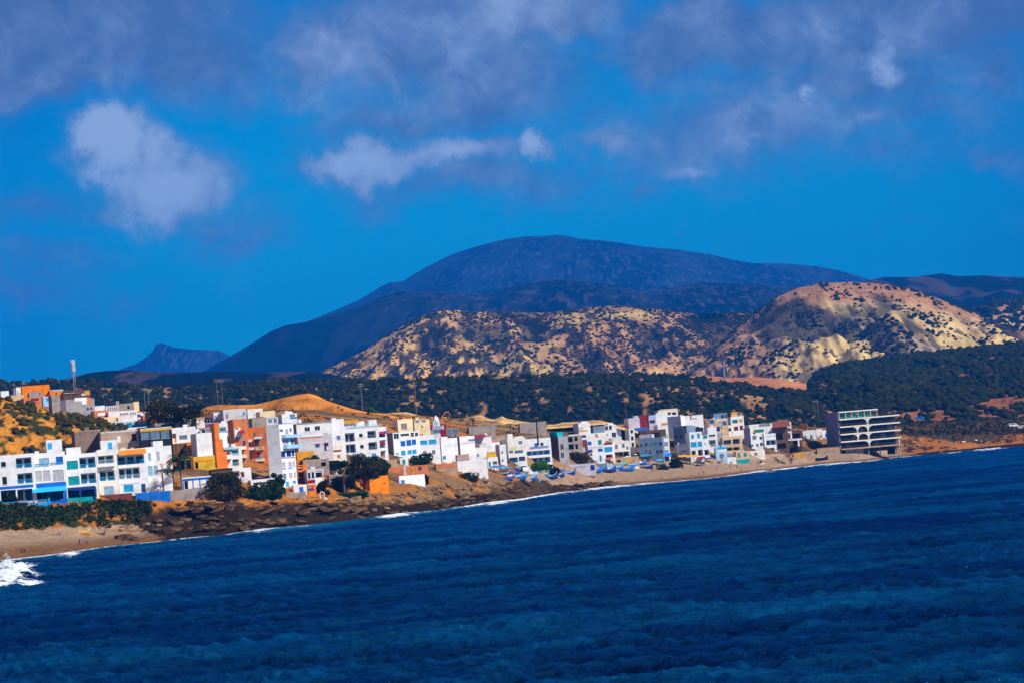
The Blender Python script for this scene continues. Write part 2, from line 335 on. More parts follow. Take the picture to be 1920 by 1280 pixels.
H2 = hill('earth_mound', 'bright orange earth mound behind the white houses', [(300,790),(370,772),(400,761),(420,757),(450,758),(490,757),(520,750),(550,743),(575,738),(592,736),(608,741),(625,750),(645,757),(670,765),(700,772),(740,776),(780,790)], 1200, 1120, 22, c_mound, amp=5.5, wl=.05, nx=240, ny=50, amt=.25, msc=.1, seed=9)
H2b = hill('quarry_mound', 'pale tan spoil heaps behind the middle of the town', [(690,790),(720,774),(770,771),(790,776),(820,784),(850,785),(880,782),(900,777),(908,777),(925,784),(935,785),(948,779),(958,784),(980,788),(1010,792),(1040,796),(1060,791),(1100,789),(1120,786),(1135,790),(1160,797),(1200,806)], 1400, 1290, 24, c_tanm, amp=2.4, wl=.03, nx=260, ny=50, amt=.3, msc=.08, seed=11)
H3 = hill('forest_hill', 'long low hill of dark green scrub behind the town', [(-500,712),(0,712),(60,715),(130,713),(200,717),(280,720),(330,722),(430,722),(520,713),(600,712),(660,712),(720,710),(800,707),(900,705),(1000,702),(1100,698),(1200,699),(1290,703),(1340,711),(1420,722),(1500,733),(1560,742),(1640,762),(1700,786),(1760,812)], 2300, 1650, 2, c_forest, amp=9, wl=.006, nx=420, ny=60, msc=.05, seed=15)
HB = hill('earth_field', 'bare orange earth field between the dark hills', [(1240,712),(1290,704),(1350,704),(1380,707),(1430,706),(1470,709),(1510,716),(1560,730),(1620,760)], 2750, 2400, 30, c_band, amp=2, wl=.01, nx=90, ny=24, msc=.04, seed=19)
H3b = hill('dark_forest_hill', 'dark forested hill rising towards the right edge', [(1500,752),(1516,736),(1530,712),(1545,697),(1570,687),(1600,681),(1660,673),(1700,667),(1760,662),(1800,657),(1860,652),(1920,645),(2000,636),(2400,600)], 3000, 1750, 3, c_forest2, amp=14, wl=.005, nx=260, ny=70, msc=.05, seed=23)
H9 = hill('low_brown_hill', 'low brown hill on the left skyline', [(60,716),(120,712),(150,706),(180,698),(220,693),(262,692),(330,697),(420,695),(500,697),(600,695),(640,700),(700,720)], 3600, 2500, 30, c_blue2, amp=10, wl=.004, nx=160, ny=40, msc=.02, seed=27)
H4 = hill('tan_hill', 'rose and tan hill dotted with shrubs', [(560,712),(600,703),(625,692),(645,682),(700,657),(750,626),(780,608),(800,597),(830,584),(870,579),(920,583),(980,582),(1040,585),(1100,579),(1160,572),(1220,574),(1290,583),(1340,588),(1400,584),(1440,585),(1500,600),(1560,640)], 4300, 3300, 20, c_tan, amp=24, wl=.011, gd=.16, nx=520, ny=110, msc=.02, seed=31, pw=.85)
H5 = hill('pale_eroded_hill', 'pale tan eroded hill with dark gullies at right', [(1280,720),(1320,690),(1360,650),(1400,612),(1445,580),(1480,555),(1520,538),(1560,530),(1620,527),(1680,531),(1720,537),(1760,550),(1800,567),(1850,588),(1900,607),(1960,630),(2100,670)], 3900, 3050, 20, c_tan2, amp=34, wl=.010, gd=.14, nx=520, ny=120, msc=.02, seed=37, pw=.9)
H5c = hill('pale_spur', 'pale spur with a dark left flank in front of the eroded hill', [(1520,720),(1560,690),(1600,650),(1640,618),(1670,592),(1690,581),(1705,581),(1740,592),(1800,620),(1860,645),(1920,662),(2000,680)], 3450, 3020, 20, lambda x, t, X, D, Z, G: mixc(c_tan2(x, t*.5, X, D, Z, G), FOREST, (1-sstep(x-(1-t)*140+(fbm(X*.06, D*.02, 3, 7)-.5)*160, 1620, 1700))*.6), amp=20, wl=.009, gd=.2, nx=240, ny=80, msc=.02, seed=39, jag=.3)
H5b = hill('pale_ridge', 'pale ridge at the right edge behind the eroded hill', [(1780,640),(1830,592),(1860,573),(1900,565),(1960,562),(2100,560),(2400,580)], 4700, 3900, 40, c_tan2, amp=35, wl=.004, nx=140, ny=60, msc=.02, seed=41)
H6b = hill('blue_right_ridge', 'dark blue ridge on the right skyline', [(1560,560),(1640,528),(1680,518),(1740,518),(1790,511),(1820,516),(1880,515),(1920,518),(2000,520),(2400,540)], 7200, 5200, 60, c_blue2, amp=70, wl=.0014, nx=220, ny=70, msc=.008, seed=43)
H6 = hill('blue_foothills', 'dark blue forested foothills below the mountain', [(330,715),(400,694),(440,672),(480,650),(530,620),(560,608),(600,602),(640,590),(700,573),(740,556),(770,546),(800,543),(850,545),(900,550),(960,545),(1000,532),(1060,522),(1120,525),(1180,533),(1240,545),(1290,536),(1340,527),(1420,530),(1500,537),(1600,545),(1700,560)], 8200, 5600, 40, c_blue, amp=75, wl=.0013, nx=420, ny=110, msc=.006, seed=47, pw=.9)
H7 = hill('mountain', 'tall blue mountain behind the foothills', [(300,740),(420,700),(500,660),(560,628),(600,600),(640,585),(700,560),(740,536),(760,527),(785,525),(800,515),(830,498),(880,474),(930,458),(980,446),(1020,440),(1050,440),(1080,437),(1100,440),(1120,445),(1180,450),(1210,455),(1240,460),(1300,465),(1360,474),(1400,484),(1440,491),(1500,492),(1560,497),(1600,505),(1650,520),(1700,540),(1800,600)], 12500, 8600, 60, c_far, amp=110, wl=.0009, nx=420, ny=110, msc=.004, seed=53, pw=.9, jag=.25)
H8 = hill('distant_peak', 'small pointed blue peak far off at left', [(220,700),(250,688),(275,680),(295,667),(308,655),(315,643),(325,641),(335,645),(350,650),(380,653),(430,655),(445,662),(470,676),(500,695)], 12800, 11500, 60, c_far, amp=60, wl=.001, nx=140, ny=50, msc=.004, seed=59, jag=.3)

# ------------------------------------------------------------------ scrub on the hills
def ico(sub=1):
    bm = bmesh.new(); bmesh.ops.create_icosphere(bm, subdivisions=sub, radius=1); bm.verts.ensure_lookup_table()
    v = A([tuple(q.co) for q in bm.verts]); f = A([[a.index for a in q.verts] for q in bm.faces]); bm.free(); return v, f
ICO1 = ico(1); ICO2 = ico(2)
def leaf_mat(name, a, b, scale=.5):
    m = mat(name, a, .9, col2=b, scale=scale, spec=0.0); return m
LEAF = leaf_mat('scrub_leaves', (.010, .016, .002), (.036, .034, .004), .08)
LEAF2 = leaf_mat('tree_leaves', (.012, .036, .010), (.035, .065, .012), .5)
LEAF3 = leaf_mat('olive_leaves', (.028, .030, .010), (.075, .060, .012), .5)
LEAFC = leaf_mat('cliff_leaves', (.012, .030, .005), (.050, .058, .010), .6)
LEAFG = leaf_mat('bright_leaves', (.05, .16, .01), (.10, .20, .02), .5)
TRUNK = mat('bark', (.10, .06, .035), .9)
def blobs(name, pts, sizes, material, seed=0, ic=ICO1, flat=.75, parent=None, jit=.35):
    r = np.random.RandomState(seed); v, f = ic; n = len(pts); nv = len(v)
    s = A(sizes)[:, None, None]*r.uniform(.75, 1.25, (n, 1, 3)); s[:, :, 2] *= flat
    vv = v[None]*(1+r.uniform(-jit, jit, (n, nv, 1)))*s+A(pts)[:, None, :]
    ff = f[None]+(np.arange(n)*nv)[:, None, None]
    return mesh_np(name, vv.reshape(-1, 3), ff.reshape(-1, 3), material, parent=parent)
def scrub(h, n, smin, smax, name, label, seed, keep=None, material=LEAF, lo=0, hi=None, ic=ICO1):
    r = np.random.RandomState(seed); ny = h['ny']; pts = []; sz = []
    i = r.uniform(lo*(ny-1), (ny-1.001 if hi is None else hi*(ny-1)), n*3); j = r.uniform(0, h['nx']-1.001, n*3)
    i0 = i.astype(int); j0 = j.astype(int); fi = i-i0; fj = j-j0
    def sm(a): return (a[i0, j0]*(1-fj)+a[i0, j0+1]*fj)*(1-fi)+(a[i0+1, j0]*(1-fj)+a[i0+1, j0+1]*fj)*fi
    X_, D_, Z_ = sm(h['X']), sm(h['D']), sm(h['Z']); xs = h['x'][j0]
    cl = fbm(X_*.05, D_*.008, 3, seed+3)
    ok = np.ones(len(i), bool) if keep is None else keep(xs, i/ny, cl, r)
    ok &= (xs > -60) & (xs < 1990); idx = np.where(ok)[0][:n]
    s = r.uniform(smin, smax, len(idx))*(1+.5*(r.rand(len(idx)) > .9))
    o = blobs(name, np.stack([X_[idx], D_[idx], Z_[idx]+s*.3], 1), s, material, seed, ic=ic)
    prop(o, label, name.replace('_', ' '), kind='stuff'); return o
scrub(H3, 10000, .9, 2.4, 'forest', 'dark scrub forest covering the long low hill', 1, lambda x, t, c, r: r.rand(len(x)) < np.clip((c-.34)*5, .35, .95))
scrub(H3b, 11000, 1.2, 3.2, 'woods', 'dark woods on the right hand hill', 2, lambda x, t, c, r: r.rand(len(x)) < np.clip((c-.38)*5+(t > .8)*.6-((x > 1600) & (t < .16))*.7, .12, 1))
scrub(H4, 8500, .9, 2.0, 'shrubs', 'scattered dark shrubs on the tan hill', 3, lambda x, t, c, r: r.rand(len(x)) < np.clip(.16+(x-700)*.0006+(c-.45)*2.2, .1, .9))
scrub(H5, 3600, .8, 2.4, 'shrubland', 'scattered dark shrubs on the pale eroded hill', 4, lambda x, t, c, r: r.rand(len(x)) < np.clip(.08+(x < 1470)*.35+(c-.48)*3.0+(t > .88)*.25, .03, 1))
scrub(H5c, 1500, 1.0, 3.0, 'shrubbery', 'dark shrubs on the pale spur', 7, lambda x, t, c, r: r.rand(len(x)) < np.clip(.05+(x-(1-t)*140 < 1670)*.8+(c-.5)*2.5, .03, 1))
scrub(H5b, 500, 3, 6, 'brushwood', 'scattered shrubs on the right edge ridge', 5)
scrub(HN, 620, .35, 1.15, 'bushes', 'dark round bushes on the orange hillside', 6, lambda x, t, c, r: r.rand(len(x)) < np.clip((c-.40)*3+(t > .8)*.45, .10, 1), LEAF3, ic=ICO2)

# ------------------------------------------------------------------ sea
def sea_mat():
    m = bpy.data.materials.new('sea_water'); m.use_nodes = True; t = NT(m.node_tree); b = t.n['Principled BSDF']
    b.inputs['Roughness'].default_value = .18; b.inputs['IOR'].default_value = 1.33; b.inputs['Specular IOR Level'].default_value = 0
    tc = t.new('ShaderNodeTexCoord'); mp = t.new('ShaderNodeMapping'); t.l.new(tc.outputs['Object'], mp.inputs[0])
    mp.inputs['Scale'].default_value = (.55, 1.0, 1); mp.inputs['Rotation'].default_value = (0, 0, rad(14))
    a = t.new('ShaderNodeAttribute', attribute_name='zone')
    big = t.noise(mp.outputs[0], .018, 4, .6)
    med = t.noise(mp.outputs[0], .11, 5, .65, .5)
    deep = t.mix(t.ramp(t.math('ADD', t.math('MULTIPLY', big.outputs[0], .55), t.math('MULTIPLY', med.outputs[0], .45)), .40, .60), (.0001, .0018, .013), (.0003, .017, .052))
    c = deep
    fo = t.noise(mp.outputs[0], .55, 7, .75)
    t.l.new(a.outputs['Color'], (s := t.new('ShaderNodeSeparateColor')).inputs[0])
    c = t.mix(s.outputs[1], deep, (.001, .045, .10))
    c = t.mix(t.ramp(s.outputs[2], .42, .80), c, t.mix(1.0, c, (3.5, 3.2, 2.6), 'MULTIPLY')); c = t.mix(t.ramp(s.outputs[2], .48, .22), c, t.mix(1.0, c, (.3, .3, .3), 'MULTIPLY'))  # light through crests and darkness of troughs put into colour by wave height
    foam = t.ramp(t.math('ADD', s.outputs[0], t.math('MULTIPLY', t.math('SUBTRACT', fo.outputs[0], .5), 2.6)), .42, .75)
    foam = t.math('MULTIPLY', foam, t.ramp(s.outputs[0], .05, .2))
    c = t.mix(foam, c, (.75, .80, .85)); t.l.new(c, b.inputs['Base Color'])
    t.l.new(t.math('MULTIPLY_ADD', foam, .6, .18), b.inputs['Roughness'])
    w1 = t.noise(mp.outputs[0], 1.1, 5, .66, .3); w2 = t.noise(mp.outputs[0], 1.6, 4, .6)
    hh = t.math('ADD', w1.outputs[0], t.math('MULTIPLY', w2.outputs[0], .25))
    bn = t.new('ShaderNodeBump'); bn.inputs['Strength'].default_value = 1.0; bn.inputs['Distance'].default_value = .6
    t.l.new(hh, bn.inputs['Height']); t.l.new(bn.outputs[0], b.inputs['Normal'])
    gl = t.new('ShaderNodeBsdfGlossy'); gl.inputs['Roughness'].default_value = .10; gl.inputs['Color'].default_value = (.08, .43, .86, 1); t.l.new(bn.outputs[0], gl.inputs['Normal'])
    fr = t.new('ShaderNodeFresnel'); fr.inputs['IOR'].default_value = 1.30; t.l.new(bn.outputs[0], fr.inputs['Normal'])
    mx = t.new('ShaderNodeMixShader'); t.l.new(t.math('MULTIPLY', fr.outputs[0], t.math('SUBTRACT', 1.0, foam)), mx.inputs[0])
    t.l.new(b.outputs[0], mx.inputs[1]); t.l.new(gl.outputs[0], mx.inputs[2]); t.l.new(mx.outputs[0], t.n['Material Output'].inputs[0])
    return m
nxs, nys = 820, 1000
xs = np.concatenate([[-14000, -6000, -2500, -1100], np.linspace(-500, 2420, nxs), [2900, 4200, 8000, 16000]]); nxs += 8; xc = np.clip(xs, -500, 2420); ds = 135*np.exp(np.linspace(0, math.log(1900/135), nys)); ds = np.concatenate([[6, 20, 45, 80], ds, [4000, 9000, 15900]])
k = np.array([col_world(x, 1.0) for x in xs]); Xs = np.clip(k[None]*ds[:, None], -4800, 4800); Ds_ = np.repeat(ds[:, None], nxs, 1)
fade = np.clip((2100-Ds_)/600, 0, 1)*np.clip(Ds_/100, 0, 1)
ang = rad(12); a1 = Xs*math.cos(ang)+Ds_*math.sin(ang); b1 = -Xs*math.sin(ang)+Ds_*math.cos(ang)
hs = (fbm(a1*.035, b1*.05, 3, 3)-.5)*1.0+(fbm(a1*.17, b1*.21, 4, 8, True)-.5)*.8+(fbm(a1*.5, b1*.45, 3, 14, True)-.5)*.8*np.clip(700/Ds_, .3, 1)
sh = 69600/(np.interp(xc, cx, sy)-yh(xc)); dist = sh[None]-Ds_       # metres off the shore
calm = np.clip(dist/60, .12, 1); Zs = hs*fade*calm*1.2-.1
shx = np.repeat(xs[None], len(ds), 0)
# long thin breakers and the patches of foam the shore shows
fr = np.zeros_like(Xs); lift = np.zeros_like(Xs)
wob = (fbm(Xs*.06, Ds_*.01, 4, 61)-.5)
sm_ = np.interp(xs, [-100, 60, 400, 640, 980, 1130, 1500, 1700, 2000], [1, 1, .8, .7, .8, .7, .7, .6, .7])[None]
ew = (Ds_/760)**2
edge = np.exp(-((dist-(7.0+wob*18)*ew)/(8.0*ew))**2)*sm_*(sstep(fbm(Xs*.03, Ds_*.004, 3, 70), .38, .58)*.85+.15)
fr = np.maximum(fr, edge*1.15)
for (x, y, lx, ly, s) in [(735,968,38,2.5,1),(925,945,26,2.5,1),(480,996,22,2,.8),(455,993,12,4,.7),(120,1040,26,5,1),(15,1050,22,3,1),(1060,925,22,1.5,.8),(1205,907,40,1.6,.9),(1430,885,40,1.5,.8),(1550,873,30,1.2,.6),(1780,850,22,1.5,.7),(1850,843,40,1.6,.9),(1115,918,10,1.5,.8),(1150,911,16,1.5,.7),
                          (22,1070,40,7,1.0),(2,1088,36,12,1.2),(35,1085,32,3,.9),(45,1102,34,3,.9),(-30,1090,50,20,1.2),(-10,1103,40,8,1.1)]:
    Dp = 69600/(y-yh(x)); dy = (Ds_-Dp)/(Dp*Dp/69600); dx = (shx-x)
    g = np.exp(-(dx/lx)**2-((dy-dx*0.0)/ly)**2)*s; fr = np.maximum(fr, g)
    lift += g*(.7 if y > 1065 and x < 60 else .25)
lift += np.exp(-((dist-12)/6)**2)*.55*sstep(fbm(Xs*.02, 0*Xs, 3, 71), .4, .6)
Zs = Zs+lift
shallow = np.clip(1-dist/70, 0, 1)*.8+np.exp(-((dist-10)/9)**2)*.3
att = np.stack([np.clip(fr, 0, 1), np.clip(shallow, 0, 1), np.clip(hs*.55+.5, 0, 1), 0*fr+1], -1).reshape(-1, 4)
Zs = Zs+np.exp(-((shx-12)/34)**2-((Ds_-497)/4.0)**2)*(.8+1.8*(fbm(Xs*.5, Ds_*.5, 3, 5)-.4))
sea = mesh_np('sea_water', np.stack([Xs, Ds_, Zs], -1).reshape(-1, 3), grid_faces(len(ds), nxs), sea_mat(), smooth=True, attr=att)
prop(sea, 'deep blue choppy sea with thin white breakers', kind='structure')
# ------------------------------------------------------------------ air
if HAZE:
    bm = bmesh.new(); bmesh.ops.create_cube(bm, size=1); me = bpy.data.meshes.new('haze'); bm.to_mesh(me); bm.free()
    hz = bpy.data.objects.new('haze', me); COL.objects.link(hz); hz.scale = (10000, 17000, 916); hz.location = (0, 8000, 452)
    hm = bpy.data.materials.new('haze'); hm.use_nodes = True; t = NT(hm.node_tree); t.n.clear()
    o_ = t.new('ShaderNodeOutputMaterial'); v_ = t.new('ShaderNodeVolumePrincipled'); v_.inputs['Color'].default_value = (.01, .26, 1.0, 1); v_.inputs['Density'].default_value = HAZE
    v_.inputs['Anisotropy'].default_value = 0.0; t.l.new(v_.outputs[0], o_.inputs['Volume']); me.materials.append(hm); prop(hz, 'thin blue air haze over the bay', kind='stuff')
# ------------------------------------------------------------------ building kit
class MB:
    def __init__(s): s.v = []; s.f = []; s.mi = []
    def quad(s, a, b, c, d, mi=0):
        n = len(s.v); s.v += [tuple(a), tuple(b), tuple(c), tuple(d)]; s.f.append((n, n+1, n+2, n+3)); s.mi.append(mi)
    def box(s, fr, x0, x1, y0, y1, z0, z1, mi=0):
        p = [fr(x, y, z) for z in (z0, z1) for (x, y) in ((x0, y0), (x1, y0), (x1, y1), (x0, y1))]
        n = len(s.v); s.v += [tuple(q) for q in p]
        for f in ((0, 3, 2, 1), (4, 5, 6, 7), (0, 1, 5, 4), (1, 2, 6, 5), (2, 3, 7, 6), (3, 0, 4, 7)): s.f.append(tuple(n+i for i in f)); s.mi.append(mi)
    def tube(s, a, b, r0, r1, n=6, mi=0):
        a = Vector(a); b = Vector(b); d = (b-a).normalized(); u = d.orthogonal().normalized(); w_ = d.cross(u); k = len(s.v)
        for (c, r) in ((a, r0), (b, r1)):
            for i in range(n):
                g = 2*math.pi*i/n; s.v.append(tuple(c+(u*math.cos(g)+w_*math.sin(g))*r))
        for i in range(n): j = (i+1) % n; s.f.append((k+i, k+j, k+n+j, k+n+i)); s.mi.append(mi)
        s.f.append(tuple(k+i for i in range(n))[::-1]); s.mi.append(mi); s.f.append(tuple(k+n+i for i in range(n))); s.mi.append(mi)
    def rings(s, rings, mi=0, cap=True):
        n = len(rings[0]); k = len(s.v)
        for r in rings: s.v += [tuple(p) for p in r]
        for i in range(len(rings)-1):
            for j in range(n):
                q = (j+1) % n; s.f.append((k+i*n+j, k+i*n+q, k+(i+1)*n+q, k+(i+1)*n+j)); s.mi.append(mi)
        if cap:
            s.f.append(tuple(k+j for j in range(n))[::-1]); s.mi.append(mi); s.f.append(tuple(k+(len(rings)-1)*n+j for j in range(n))); s.mi.append(mi)
    def build(s, name, mats, parent=None, smooth=False):
        me = bpy.data.meshes.new(name); me.from_pydata(s.v, [], s.f)
        for q in (mats if isinstance(mats, list) else [mats]): me.materials.append(q)
        me.polygons.foreach_set('material_index', s.mi)
        if smooth: me.polygons.foreach_set('use_smooth', [True]*len(s.f))
        me.update(); o = bpy.data.objects.new(name, me); COL.objects.link(o)
        if parent: o.parent = parent
        return o
def empty(name, loc, rz=0, label=None, cat=None, group=None):
    o = bpy.data.objects.new(name, None); COL.objects.link(o); o.location = loc; o.rotation_euler = (0, 0, rz); o.empty_display_size = .5
    return prop(o, label, cat, group, 'thing' if name.endswith('wall') else None)
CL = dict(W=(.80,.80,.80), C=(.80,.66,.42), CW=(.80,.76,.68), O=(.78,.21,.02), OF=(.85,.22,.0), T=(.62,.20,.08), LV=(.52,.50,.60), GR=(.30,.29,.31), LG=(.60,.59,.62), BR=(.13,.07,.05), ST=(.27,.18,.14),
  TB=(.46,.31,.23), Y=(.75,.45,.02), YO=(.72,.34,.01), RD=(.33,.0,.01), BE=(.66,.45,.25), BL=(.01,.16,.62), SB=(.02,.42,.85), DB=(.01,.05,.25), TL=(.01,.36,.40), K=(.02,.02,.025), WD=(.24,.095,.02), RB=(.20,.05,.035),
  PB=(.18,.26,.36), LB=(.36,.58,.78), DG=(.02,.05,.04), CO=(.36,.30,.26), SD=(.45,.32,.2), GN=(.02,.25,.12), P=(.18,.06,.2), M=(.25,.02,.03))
def wallm(c):
    v = CL[c]; return mat('wall_'+c.lower(), v, .9, var=.13 if sum(v) > 1.5 else .2, scale=.45, spec=.1, bump=.15)
def glassm(c='K'):
    if c == 'K': return mat('dark_glass', (.010, .014, .022), .12, spec=.5, var=0)
    v = CL[c]; return mat('glass_'+c.lower(), tuple(q*.75 for q in v), .25, spec=.5, var=.25, scale=1.2)
FRAME = mat('window_frame', (.62, .64, .66), .6)
def framem(c): return FRAME if c == 'K' or c == 'DG' else mat('trim_'+c.lower(), CL[c], .6)
def face(mb, fr, W, z0, z1, ops):
    """wall face in the plane y=0 of frame fr with real openings; ops: (s0,s1,h0,h1,depth)"""
    xs = sorted({0, W} | {q for o in ops for q in o[:2]}); zs = sorted({z0, z1} | {q for o in ops for q in o[2:4]})
    for i in range(len(xs)-1):
        for j in range(len(zs)-1):
            mx = (xs[i]+xs[i+1])/2; mz = (zs[j]+zs[j+1])/2
            if any(o[0] < mx < o[1] and o[2] < mz < o[3] for o in ops): continue
            mb.quad(fr(xs[i], 0, zs[j]), fr(xs[i+1], 0, zs[j]), fr(xs[i+1], 0, zs[j+1]), fr(xs[i], 0, zs[j+1]))
    for (a, b, c, d, dep) in ops:
        mb.quad(fr(a, 0, c), fr(b, 0, c), fr(b, dep, c), fr(a, dep, c)); mb.quad(fr(a, 0, d), fr(a, dep, d), fr(b, dep, d), fr(b, 0, d))
        mb.quad(fr(a, 0, c), fr(a, dep, c), fr(a, dep, d), fr(a, 0, d)); mb.quad(fr(b, 0, c), fr(b, 0, d), fr(b, dep, d), fr(b, dep, c))
        mb.quad(fr(a, dep, c), fr(b, dep, c), fr(b, dep, d), fr(a, dep, d))
def fit(par, fr, k, a, b, c, d, col):
    """window, door, glazed loggia or shop front inside an opening"""
    if k in 'wd':
        dep = .16; e = .07; m = MB()
        for q in ((a, a+e, c, d), (b-e, b, c, d), (a+e, b-e, d-e, d), (a+e, b-e, c, c+e)): m.box(fr, q[0], q[1], dep-.09, dep-.01, q[2], q[3])
        if k == 'w':
            n = max(1, int(round((b-a)/.9)))
            for i in range(1, n): x = a+(b-a)*i/n; m.box(fr, x-.03, x+.03, dep-.08, dep-.02, c+e, d-e)
            m.box(fr, a-.06, b+.06, -.08, .02, c-.1, c-.003)
            o = m.build('window', framem(col), par); p = MB(); p.box(fr, a+e, b-e, dep-.05, dep-.03, c+e, d-e); p.build('pane', glassm(col), o)
        else:
            m.box(fr, a+e, b-e, dep-.07, dep-.03, c+e, d-e); o = m.build('door', mat('paint_'+col.lower(), CL[col], .5, spec=.4), par)
            h = MB(); h.box(fr, b-e-.22, b-e-.12, dep-.14, dep-.072, c+.9, c+1.05); h.build('handle', mat('metal', (.5, .5, .5), .35, metal=1), o)
    elif k in 'lgs':
        dep = dict(l=1.7, g=1.2, s=2.6)[k]; y = dep-.01; n = max(1, int(round((b-a)/2.0))); wd = (b-a)/n
        top = c+(d-c)*.86
        for i in range(n):
            x0 = a+wd*i+wd*.14; x1 = a+wd*(i+1)-wd*.14; m = MB()
            for q in ((x0, x0+.08, c, top), (x1-.08, x1, c, top), (x0+.08, x1-.08, top-.08, top), ((x0+x1)/2-.04, (x0+x1)/2+.04, c, top-.08)): m.box(fr, q[0], q[1], y-.1, y-.01, q[2], q[3])
            o = m.build('glass_door', mat('door_frame', (.10, .16, .24), .5), par); p = MB(); p.box(fr, x0+.08, x1-.08, y-.06, y-.03, c+.02, top-.08); p.build('pane', glassm('K'), o)
        if k == 'l': rail(par, fr, a, b, c, 1.0, col, -.05)
def rail(par, fr, a, b, z, h, col, y):
    m = MB(); m.box(fr, a, b, y-.03, y+.03, z+h-.08, z+h); m.box(fr, a, b, y-.02, y+.02, z+.08, z+.14); n = max(2, int((b-a)/.28))
    for i in range(n+1): x = a+.03+(b-a-.06)*i/n; m.box(fr, x-.035, x+.035, y-.015, y+.015, z+.14, z+h-.08)
    return m.build('railing', framem(col if col != 'K' else 'W'), par)
HOUSES = []
def house(name, label, x0, x1, yt, yb, col='W', side=0, th=14, D=None, T=None, ops=(), boxes=(), base=5, cat='house', group=None, side_col=None, roof='LG', dD=0, par=.75, raw=False):
    lean = (yb-yt)*.0822; xb = x0+lean
    gD = ground((xb+x1+lean)/2, yb)
    if not raw: D = gD if D is None else max(D, gD)
    D += dD
    O = P(xb, yb, D); a = math.atan2(O.x, O.y); s = 1 if th >= 0 else -1; th_ = rad(th)
    f = Vector((math.sin(a), math.cos(a), 0)); r = Vector((math.cos(a), -math.sin(a), 0))
    t = r*math.cos(th_)+f*math.sin(th_); d = f*math.cos(th_)-r*math.sin(th_); k = D/F
    W = (x1-x0)/CR*k/math.cos(th_); Hm = (yb-yt)/CR*k
    if T is None: T = side*k/abs(math.sin(th_)) if side else min(max(W*.8, 5), 12)
    rz = math.atan2(t.y, t.x); E = empty(name, O, rz, label, cat, group)
    fr = lambda x, y, z: (x, y, z)
    # sight line -> local facade coordinates
    n = -d
    def loc(px, py):
        dd = _R*(px-960)+_U*(640-py)+_f*F; q = Vector((0, 0, H)); u = (O-q).dot(n)/dd.dot(n); w_ = q+dd*u-O; return w_.dot(t), w_.z
    wl = MB(); oo = []; todo = []
    for o in ops:
        kd, q0, q1, q2, q3 = o[:5]; x, y, pw, ph = (q0+q2)/2, (q1+q3)/2, q2-q0, q3-q1; c_ = o[5] if len(o) > 5 else 'K'
        sx, sz = loc(x, y); hw = pw*k/math.cos(th_)/2/CR; hh = ph*k/2/CR
        A0, B0, C0, D0 = max(sx-hw, .12), min(sx+hw, W-.12), sz-hh, min(sz+hh, Hm-.15)
        if kd in 'wdlgs':
            if B0-A0 < .25 or D0-C0 < .25: continue
            if any(A0 < q[1]+.03 and B0 > q[0]-.03 and C0 < q[3]+.03 and D0 > q[2]-.03 for q in oo): continue
            oo.append((A0, B0, C0, D0, dict(w=.16, d=.16, l=1.7, g=1.2, s=2.6)[kd])); todo.append((kd, A0, B0, C0, D0, c_))
        else: todo.append((kd, sx-hw, sx+hw, sz-hh, sz+hh, c_))
    face(wl, fr, W, -base, Hm, oo)
    p = par if Hm > 2.5 else .1; e = .22
    q = lambda *z: wl.quad(*[fr(*v) for v in z])
    q((0, T, -base), (0, 0, -base), (0, 0, Hm), (0, T, Hm)); q((W, 0, -base), (W, T, -base), (W, T, Hm), (W, 0, Hm)); q((W, T, -base), (0, T, -base), (0, T, Hm), (W, T, Hm))
    q((0, 0, Hm), (W, 0, Hm), (W-e, e, Hm), (e, e, Hm)); q((W, 0, Hm), (W, T, Hm), (W-e, T-e, Hm), (W-e, e, Hm)); q((W, T, Hm), (0, T, Hm), (e, T-e, Hm), (W-e, T-e, Hm)); q((0, T, Hm), (0, 0, Hm), (e, e, Hm), (e, T-e, Hm))
    q((e, e, Hm-p), (e, e, Hm), (W-e, e, Hm), (W-e, e, Hm-p)); q((W-e, e, Hm-p), (W-e, e, Hm), (W-e, T-e, Hm), (W-e, T-e, Hm-p)); q((W-e, T-e, Hm-p), (W-e, T-e, Hm), (e, T-e, Hm), (e, T-e, Hm-p)); q((e, T-e, Hm-p), (e, T-e, Hm), (e, e, Hm), (e, e, Hm-p))
    wm = [wallm(col)]
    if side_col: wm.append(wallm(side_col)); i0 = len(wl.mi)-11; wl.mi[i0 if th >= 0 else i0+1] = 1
    wl.build('wall', wm, E)
    rf = MB(); rf.box(fr, e-.02, W-e+.02, e-.02, T-e+.02, Hm-p-.2, Hm-p); rf.build('roof', wallm(roof), E)
